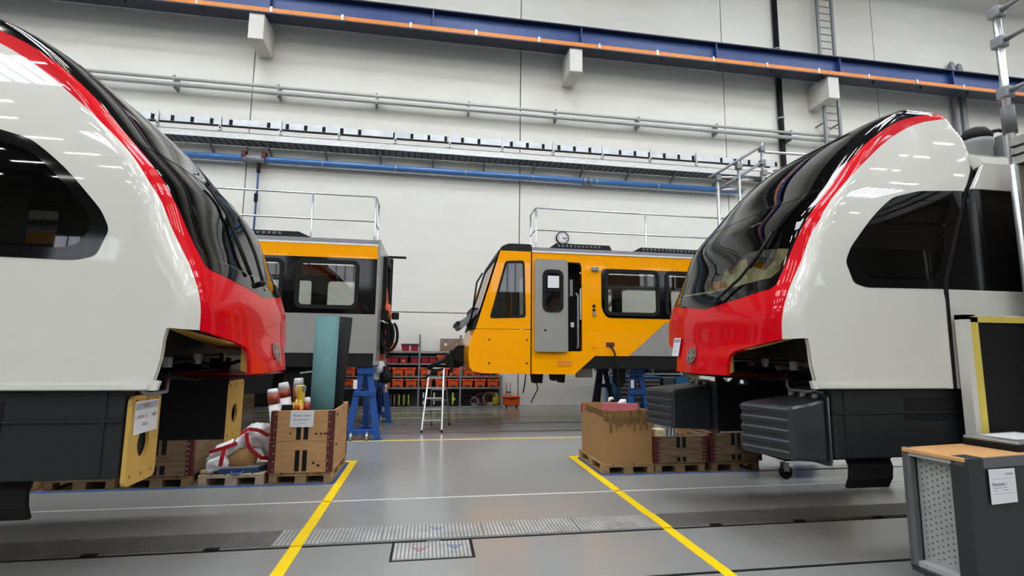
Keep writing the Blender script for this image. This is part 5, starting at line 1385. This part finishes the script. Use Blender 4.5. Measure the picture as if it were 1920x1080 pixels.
# white pallet with the plastic-wrapped bundle and blue organiser case
M_PALW = wood('whitened_pallet_wood', 'cdb9a2', 'a48c70', (1.2, 9, 9), 3)
P2 = pallet('pale pallet carrying the taped plastic bundle, left of the tall crate', -2.77, 6.95, mats=M_PALW)
t = thing('plastic_bundle', 'white plastic-wrapped bundle with red tape lying on the pale pallet', 'bundle', (-2.4, 7.3, .132))
r3 = random.Random(11)
def blob(pts, n=14, jit=.03):
    """crumpled wrapped form through a list of (center, ry, rz)"""
    vs = []
    for (c, ry, rz_) in pts:
        for k in range(n):
            a = 2 * math.pi * k / n
            j = 1 + (r3.random() - .5) * 2 * jit * 3
            vs.append((c[0] + (r3.random() - .5) * jit, c[1] + ry * math.cos(a) * j, max(c[2] + rz_ * math.sin(a) * j, .135)))
    m = len(pts)
    fs = [(i * n + k, i * n + (k + 1) % n, (i + 1) * n + (k + 1) % n, (i + 1) * n + k) for i in range(m - 1) for k in range(n)]
    fs += [tuple(reversed(range(n))), tuple((m - 1) * n + k for k in range(n))]
    mb = MB(); mb.add(vs, fs, True); return mb
b1 = blob([((-2.76, 7.1, .27), .03, .03), ((-2.7, 7.12, .32), .1, .08), ((-2.58, 7.15, .38), .16, .12), ((-2.46, 7.2, .42), .2, .15), ((-2.36, 7.25, .47), .2, .18), ((-2.28, 7.3, .55), .18, .16), ((-2.18, 7.32, .56), .18, .16), ((-2.1, 7.34, .48), .17, .2), ((-2.04, 7.34, .36), .14, .2), ((-2.02, 7.34, .26), .1, .12)], jit=.035).build('wrapped_mass', M_PLASTIC, t)
tx = bpy.data.textures.new('crumple', 'CLOUDS'); tx.noise_scale = .09; tx.noise_depth = 3
sb = b1.modifiers.new('smooth', 'SUBSURF'); sb.levels = 2; sb.render_levels = 2
dp = b1.modifiers.new('crumple', 'DISPLACE'); dp.texture = tx; dp.strength = .09; dp.mid_level = .5
b2 = blob([((-2.7, 6.98, .18), .03, .04), ((-2.66, 7.0, .22), .08, .09), ((-2.6, 7.02, .26), .08, .1), ((-2.5, 7.05, .25), .08, .1), ((-2.44, 7.06, .23), .05, .08)]).build('loose_flap', M_PLASTIC, t)
sb = b2.modifiers.new('smooth', 'SUBSURF'); sb.levels = 2; sb.render_levels = 2
dp = b2.modifiers.new('crumple', 'DISPLACE'); dp.texture = tx; dp.strength = .06; dp.mid_level = .5
b3 = blob([((-2.48, 7.1, .25), .06, .08), ((-2.38, 7.12, .28), .1, .14), ((-2.26, 7.14, .28), .1, .14), ((-2.18, 7.16, .26), .07, .1)]).build('brown_core', M_CARD, t)
for pts in ([(-2.68, 6.99, .40), (-2.52, 6.96, .45), (-2.36, 7.0, .50)], [(-2.49, 6.95, .46), (-2.5, 6.93, .36), (-2.52, 6.94, .24)], [(-2.42, 7.02, .56), (-2.28, 7.1, .66), (-2.16, 7.13, .64), (-2.04, 7.18, .56)], [(-2.28, 7.06, .62), (-2.26, 7.04, .5), (-2.2, 7.04, .4), (-2.1, 7.1, .3), (-2.02, 7.18, .27)]):
    mb = MB()
    for p, q in zip(pts[:-1], pts[1:]): mb.bar(p, q, .045, .012, up=(0, 1, 0))
    mb.build('tape', M_REDTAPE, t)
t = thing('wood_block', 'small sanded wood block on the left corner of the pale pallet', 'block', (-2.72, 7.0, .132))
mb = MB(); mb.box((-2.77, 6.97, .132), (-2.61, 7.05, .185)); mb.build('block', M_WOODBLOCK, t, bevel=.02)
t = thing('wood_wedge', 'pale wooden wedge tucked against the plastic bundle', 'block', (-2.42, 6.99, .5))
mb = MB(); mb.bar((-2.43, 7.0, .46), (-2.37, 7.02, .60), .035, .02); mb.build('wedge', M_WOODBLOCK, t)
t = thing('organiser_case', 'blue organiser case with clear lid lying on the pale pallet', 'case', (-2.3, 7.05, .132))
mb = MB(); mb.prism([(-2.56, .0), (-2.1, .06), (-2.02, .32), (-2.5, .30)], (0, 6.96, .132), (1, 0, 0), (0, 1, .0), (0, 0, .055)); mb.build('tray', M_BCASE, t, bevel=.008)
mb = MB(); mb.prism([(-2.55, .005), (-2.1, .06), (-2.02, .32), (-2.49, .3)], (0, 6.965, .188), (1, 0, 0), (0, 1, .0), (0, 0, .022)); mb.build('lid', M_GREYST, t, bevel=.006)
mb = MB(); mb.tube([(-2.4, 6.985, .16), (-2.39, 6.945, .14), (-2.28, 6.955, .14), (-2.27, 6.995, .165)], .01, 6); mb.build('handle', M_BPIPE, t)
for k in range(3):
    mb = MB(); mb.bar((-2.46 + .03 * k, 7.05 + .06 * k, .212), (-2.2 + .03 * k, 7.09 + .06 * k, .212), .03, .004); mb.build('lid_rib', M_PAPER, t)
# weathered crate further left
P3 = pallet('pallet under the weathered crate, behind the near ochre plate', -3.62, 6.95)
C2 = collar_crate('weathered two-tier wooden crate behind the near ochre plate of the left train', -3.60, 6.94, .76, 1.1, .132, (.235, .235), M_OLDPLY, slots=False)
t = thing('cardboard_sheet', 'white cardboard sheet lying on top of the weathered crate', 'board', (-3.3, 7.2, .602))
mb = MB(); mb.box((-3.58, 6.96, .603), (-3.05, 7.4, .612)); mb.build('sheet', M_PAPER, t)
t = thing('crate_board', 'brown board lying across the back of the weathered crate', 'board', (-3.1, 7.75, .602))
mb = MB(); mb.box((-3.5, 7.55, .603), (-2.86, 7.95, .62)); mb.build('board', M_OLDPLY, t)
P4 = pallet('pallet with a dark board stack below the left underframe, fourth from the aisle', -4.45, 6.95)
P5 = pallet('empty pallet at the left picture edge below the underframe', -5.3, 6.95)
t = thing('flat_carton', 'dark board stack lying on the pallet below the left underframe', 'board', (-4.07, 7.5, .132))
mb = MB(); mb.box((-4.42, 7.0, .132), (-3.72, 8.05, .25)); mb.build('stack', M_OLDPLY, t, bevel=.01)

# right storage zone
P6 = pallet('pallet under the tall cardboard box right of the aisle', 2.44, 6.93)
t = thing('cardboard_box', 'tall open cardboard box with crumpled tape on a pallet right of the aisle', 'box', (2.82, 7.5, .132))
x0, x1, y0, y1, z0, z1 = 2.475, 3.19, 6.96, 8.02, .133, .86
for a, b, nm in (((x0, y0, z0), (x1, y0 + .008, z1), 'front_panel'), ((x0, y1 - .008, z0), (x1, y1, z1 + .02), 'back_panel'), ((x0, y0 + .008, z0), (x0 + .008, y1 - .008, z1 + .01), 'side_panel'), ((x1 - .008, y0 + .008, z0), (x1, y1 - .008, z1), 'side_panel')):
    mb = MB(); mb.box(a, b); mb.build(nm, M_CARD, t)
mb = MB(); mb.box((x0 + .01, y0 + .01, z0), (x1 - .01, y1 - .01, z0 + .01)); mb.build('bottom', M_CARD, t)
r4 = random.Random(5)
mb = MB()
nx = 26
top = []; bot = []
for k in range(nx + 1):
    x = x0 - .004 + (x1 - x0 + .006) * k / nx
    top.append((x, y0 - .006 - .008 * r4.random(), z1 + .012 * r4.random())); bot.append((x, y0 - .004 - .008 * r4.random(), z1 - .14 - .08 * r4.random() * (k > 2)))
mid = [((a[0] + b[0]) / 2, y0 - .005 - .02 * r4.random(), (a[2] + b[2]) / 2) for a, b in zip(top, bot)]
mb.add(top + mid + bot, [(k, k + 1, nx + 2 + k, nx + 1 + k) for k in range(nx)] + [(nx + 1 + k, nx + 2 + k, 2 * nx + 3 + k, 2 * nx + 2 + k) for k in range(nx)]); mb.build('tape_skirt', M_CARDT, t)
for k in range(7):
    x = x0 + .08 + k * .09
    mb = MB(); mb.box((x, y0 - .012, z1 - .2 - .1 * r4.random()), (x + .015 + .02 * r4.random(), y0 - .006, z1 - .1)); mb.build('tape_shred', M_CARDT, t)
mb = MB(); mb.box((x0 - .006, y0, z1 - .08), (x0, y1 - .2, z1 + .012)); mb.build('tape_edge', M_CARDT, t)
mb = MB(); mb.box((x0 - .009, y1 - .06, z1 - .13), (x0 - .002, y1 + .002, z1 + .01)); mb.build('red_sticker', M_REDTAPE, t)
mb = MB(); mb.box((x0 + .02, y0 + .1, z1 - .09), (x1 - .02, y1 - .1, z1 - .08)); mb.build('inner_flap', M_CARD, t)
t = thing('foam_profile', 'pink angled foam profile sticking out of the cardboard box', 'profile', (2.95, 7.4, .8))
mb = MB(); mb.bar((2.72, 7.72, .87), (3.14, 7.3, .90), .07, .05); mb.build('upper_flange', M_PINK, t)
mb = MB(); mb.bar((2.70, 7.66, .80), (3.1, 7.24, .84), .02, .1); mb.build('lower_flange', M_PINK, t)
t = thing('paper_scrap', 'crumpled white paper scrap lying on the foam profile', 'paper', (2.86, 7.7, .9))
mb = blob([((2.82, 7.72, .92), .02, .02), ((2.84, 7.72, .95), .03, .03), ((2.88, 7.72, .97), .03, .02), ((2.91, 7.72, .95), .02, .01)], n=8).build('scrap', M_PAPER, t)
t = thing('film_scrap', 'clear grey film pieces in the cardboard box', 'film', (3.1, 7.6, .8))
mb = blob([((2.98, 7.75, .86), .03, .03), ((3.05, 7.75, .9), .05, .05), ((3.12, 7.75, .9), .05, .05)], n=8).build('scrap', M_PLASTIC, t)
P7 = pallet('pallet under the crate of metal profiles behind the far absorber', 3.22, 6.93)
C3 = collar_crate('weathered collar crate filled with grey metal profiles right of the cardboard box', 3.21, 6.92, .81, 1.12, .132, (.19, .19), M_OLDPLY)
r5 = random.Random(9)
for k in range(6):
    t = thing('metal_profile', '%s aluminium profile leaning in the collar crate behind the far absorber' % ['grey', 'bright', 'broad grey', 'narrow bright', 'slotted grey', 'short bright'][k], 'profile', (3.4 + k * .09, 7.2, .15), 'metal profiles in the collar crate')
    x = 3.30 + k * .085
    mb = MB(); mb.bar((x, 7.1 + .05 * k, .16), (x + .16, 7.35 + .05 * k, .62 + .03 * (k % 3)), .06 if k % 2 else .1, .02, up=(0, 1, 0)); mb.build('web', M_STEEL if k % 2 else M_GREYST, t)
    mb = MB(); mb.bar((x + .05, 7.08 + .05 * k, .16), (x + .21, 7.33 + .05 * k, .60 + .03 * (k % 3)), .015, .06, up=(0, 1, 0)); mb.build('flange', M_ALU if k % 2 else M_GREYST, t)
t = thing('foam_block', 'cream foam packing block in the collar crate beside the cardboard box', 'foam', (3.3, 7.1, .15))
mb = MB(); mb.box((3.245, 6.96, .15), (3.40, 7.12, .60), .1); mb.build('block', M_CREAM, t, bevel=.02)
t = thing('plywood_lid', 'plywood lid leaning across the metal profiles in the collar crate', 'board', (3.85, 7.4, .5))
mb = MB(); mb.prism([(0, 0), (.42, -.10), (.42, .05), (0, .15)], (3.62, 7.45, .50), (1, 0, 0), (0, 0, 1), (0, .4, .0)); mb.build('lid', M_PLY, t, bevel=.005)
P8 = pallet('pallet under the rightmost collar crate, below the near absorber', 4.08, 6.93)
C4 = collar_crate('weathered collar crate below the near absorber, second crate right of the cardboard box', 4.07, 6.92, .81, 1.12, .132, (.21, .21), M_OLDPLY)
for k in range(3):
    t = thing('wooden_box', 'old wooden box standing in the rightmost collar crate, %s of three' % ['left', 'middle', 'right'][k], 'box', (4.25 + .24 * k, 7.2, .552), 'wooden boxes in the rightmost crate')
    mb = MB(); mb.box((4.15 + .25 * k, 6.98, .30), (4.36 + .25 * k, 7.5, .60 - .02 * k)); mb.build('box', M_OLDPLY, t, bevel=.004)
    mb = MB(); mb.box((4.22 + .25 * k, 6.975, .46), (4.29 + .25 * k, 6.981, .51)); mb.build('grip_hole', M_RUBBER, t)
# low trolley under the right train
t = thing('low_trolley', 'low trolley with white side board and steel castor under the right train', 'trolley', (5.2, 6.45, 0))
mb = MB(); mb.prism([(4.50, .37), (4.92, .24), (4.92, .36), (4.50, .42)], (0, 6.45, 0), (1, 0, 0), (0, 0, 1), (0, .04, 0)); mb.build('side_board', M_PAPER, t)
mb = MB(); mb.box((4.9, 6.44, .22), (6.6, 7.1, .30)); mb.build('deck', M_BLACK, t, bevel=.01)
mb = MB(); mb.box((4.5, 6.5, .34), (5.0, 7.1, .38)); mb.build('deck_front', M_BLACK, t)
for (x, y) in ((4.88, 6.42), (6.5, 6.5), (6.5, 7.0)):
    mb = MB(); mb.lathe((x, y, .09), [(.03, -.03), (.09, -.025), (.09, .025), (.03, .03)], 18, 'Y'); cs = mb.build('castor', M_RUBBER, t)
    for q in (-.04, .032):
        mb = MB(); mb.box((x - .05, y + q, .1), (x + .03, y + q + .008, .22)); mb.build('fork_plate', M_STEEL, cs)

# ================================================================== RIGHT FOREGROUND
# framed black panel with yellow tape
t = thing('door_panel', 'black covered door panel edged with yellow tape in a white frame at the right train', 'panel', (5.3, 3.66, 0))
mb = MB(); mb.box((4.56, 3.63, 0), (4.66, 3.72, 2.05)); mb.build('frame_post', M_WHITE, t)
mb = MB(); mb.box((4.56, 3.63, 2.01), (6.1, 3.72, 2.05)); mb.build('frame_head', M_WHITE, t)
mb = MB(); mb.box((6.0, 3.63, 0), (6.1, 3.72, 2.01)); mb.build('frame_post', M_WHITE, t)
mb = MB(); mb.box((4.68, 3.64, .02), (6.0, 3.68, 1.99)); mb.build('black_sheet', M_RUBBER, t)
mb = MB(); mb.box((4.615, 3.622, 0), (4.68, 3.64, 2.03)); mb.build('tape_edge', M_YTAPE2, t)
mb = MB(); mb.box((4.615, 3.622, 1.985), (6.05, 3.64, 2.035)); mb.build('tape_edge', M_YTAPE2, t)
# work trolley bench, turned a little
BX, BY = 3.69, 3.035
ZT = .99
t = thing('work_bench', 'dark workshop bench on castors with wooden top and pegboard side, bottom right', 'workbench', (BX, BY, 0), None, math.radians(7.5))
BW, BD = 1.25, .42
def lb(name, a, b, m, parent=None, bevel=0.0):
    mb = MB(); mb.box(a, b); return mb.build(name, m, parent or t, bevel, local=True)
lb('worktop', (-.01, .0, ZT - .03), (BW, BD, ZT), M_PLYTOP, bevel=.006)
lb('top_frame', (.0, .0, ZT - .055), (BW, BD, ZT - .03), M_PEG)
lb('front_rail', (.16, -.012, ZT - .075), (BW, .02, ZT - .005), M_ROOFG)
lb('corner_post', (-.0, -.02, .12), (.16, .10, ZT + .002), M_DARKGREEN, bevel=.01)
lb('corner_post', (-.0, BD - .05, .12), (.05, BD + .01, ZT + .002), M_ROOFG, bevel=.006)
lb('rear_board', (.0, BD - .02, .15), (BW, BD, ZT - .06), M_PEG)
lb('base_rail', (.0, .1, .12), (.08, BD - .05, .18), M_PEG, bevel=.005)
lb('front_panel', (.14, -.01, .14), (BW, .02, ZT - .075), M_DARKGREEN, bevel=.006)
lb('base_tray', (.0, .02, .10), (BW, BD, .14), M_DARKGREEN)
holes = []
mb = MB(); o_ = Vector((.07, .1, .18)); wy, wz = BD - .15, ZT - .06 - .18
for i in range(7):
    for j in range(17):
        hy = .03 + i * (wy - .06) / 6; hz = .035 + j * (wz - .07) / 16 + (.018 if i % 2 else 0)
        if hz < wz - .02: holes.append([(hy + .007 * math.cos(a), hz + .007 * math.sin(a)) for a in (0, 1.05, 2.09, 3.14, 4.19, 5.24)])
mb.sheet([(0, 0), (wy, 0), (wy, wz), (0, wz)], holes, o_, (0, 1, 0), (0, 0, 1), (.012, 0, 0)); mb.build('pegboard', M_PEG, t, local=True)
lb('cabinet_core', (.09, .03, .15), (BW - .02, BD - .03, ZT - .06), M_RUBBER)
for (x, y) in ((.06, .05), (.06, BD - .06), (BW - .1, .06), (BW - .1, BD - .06)):
    mb = MB(); mb.lathe((x, y, .055), [(.02, -.02), (.055, -.018), (.055, .018), (.02, .02)], 18, 'Y'); cs = mb.build('castor', M_GREYST, t, local=True)
    for q in (-.03, .022):
        mb = MB(); mb.box((x - .02, y + q, .05), (x + .02, y + q + .008, .11)); mb.build('fork_plate', M_STEEL, cs, local=True)
ca, sa = math.cos(math.radians(7.5)), math.sin(math.radians(7.5))
WB = lambda x, y, z: (BX + ca * x - sa * y, BY + sa * x + ca * y, z)
note('paper_sign', 'white printed workplace sheet on the front of the workshop bench', (WB(.185, -.024, .675), (ca, sa, 0), (0, 0, 1), .27, .235), None,
     [('Mechanik 1', .10, .130, .034, M_INK), ('STADLER', .205, .195, .02, M_NAVY), ('#', .03, .165, (.22, .003), M_INKG), ('#', .03, .103, (.09, .006), M_INKG), ('#', .135, .103, (.04, .006), M_INKG), ('#', .03, .085, (.04, .006), M_INKG), ('#', .135, .085, (.05, .006), M_INKG), ('#', .03, .065, (.22, .003), M_INKG)])
t2 = thing('organiser_tray', 'dark organiser tray with clear lid and papers on the workshop bench', 'case', WB(.97, .22, ZT), None, math.radians(9))
mb = MB(); mb.box((-.33, -.17, 0), (.33, .19, .05)); mb.build('tray', M_RUBBER, t2, bevel=.01, local=True)
mb = MB(); mb.box((-.325, -.165, .05), (.325, .185, .075)); mb.build('lid', M_DUCT, t2, bevel=.008, local=True)
mb = MB(); mb.box((-.2, -.1, .075), (.25, .14, .078)); mb.build('paper', M_PAPER, t2, local=True)
# access platform tower at the right edge
t = thing('access_platform', 'grey access platform with tube guardrail and plank deck at the right picture edge', 'scaffold', (6.2, 2.6, 0))
PX, PY = 5.2, 3.58
for z0_, z1_ in ((0, 3.42), (3.42, 4.95)):
    for y in (PY, 1.2):
        mb = MB(); mb.tube([(PX, y, z0_), (PX, y, z1_)], .032 if z0_ else .04, 12); mb.build('standard', M_ALU if z0_ else M_STEEL, t)
for (y, x) in ((PY, 7.4), (1.2, 7.4)):
    mb = MB(); mb.tube([(x, y, 0), (x, y, 4.95)], .035, 12); mb.build('standard', M_STEEL, t)
for z in (4.92, 4.62, 4.12):
    mb = MB(); mb.tube([(PX, PY, z), (PX, 1.2, z)], .026, 10); mb.build('guard_rail', M_ALU, t)
    mb = MB(); mb.box((PX - .05, PY - .05, z - .06), (PX + .05, PY + .05, z + .05)); mb.build('tube_coupler', M_GREYST, t, bevel=.015)
mb = MB(); mb.tube([(PX, PY, 3.72), (PX, PY, 3.98)], .052, 14); mb.build('grey_sleeve', M_ROOFG, t)
mb = MB(); mb.box((PX - .02, 1.2, 3.42), (PX + .04, PY, 3.67)); fb = mb.build('toe_board', M_STEEL, t)
for z in (3.5, 3.58):
    mb = MB(); mb.box((PX - .03, 1.2, z - .008), (PX - .02, PY, z + .008)); mb.build('board_groove', M_RUBBER, fb)
for k in range(5):
    mb = MB(); mb.box((PX + .05 + k * .46, 1.2, 3.40), (PX + .05 + k * .46 + .44, PY, 3.45)); mb.build('deck_plank', M_OLDPLY, t)
mb = MB(); mb.box((PX - .03, PY - .05, 1.0), (PX + .05, PY + .02, 3.4)); mb.build('frame_leg', M_STEEL, t)
mb = MB(); mb.box((PX + .02, PY - .08, 2.1), (PX + 1.6, PY - .05, 3.36)); mb.build('side_sheet', M_BROWNB, t)
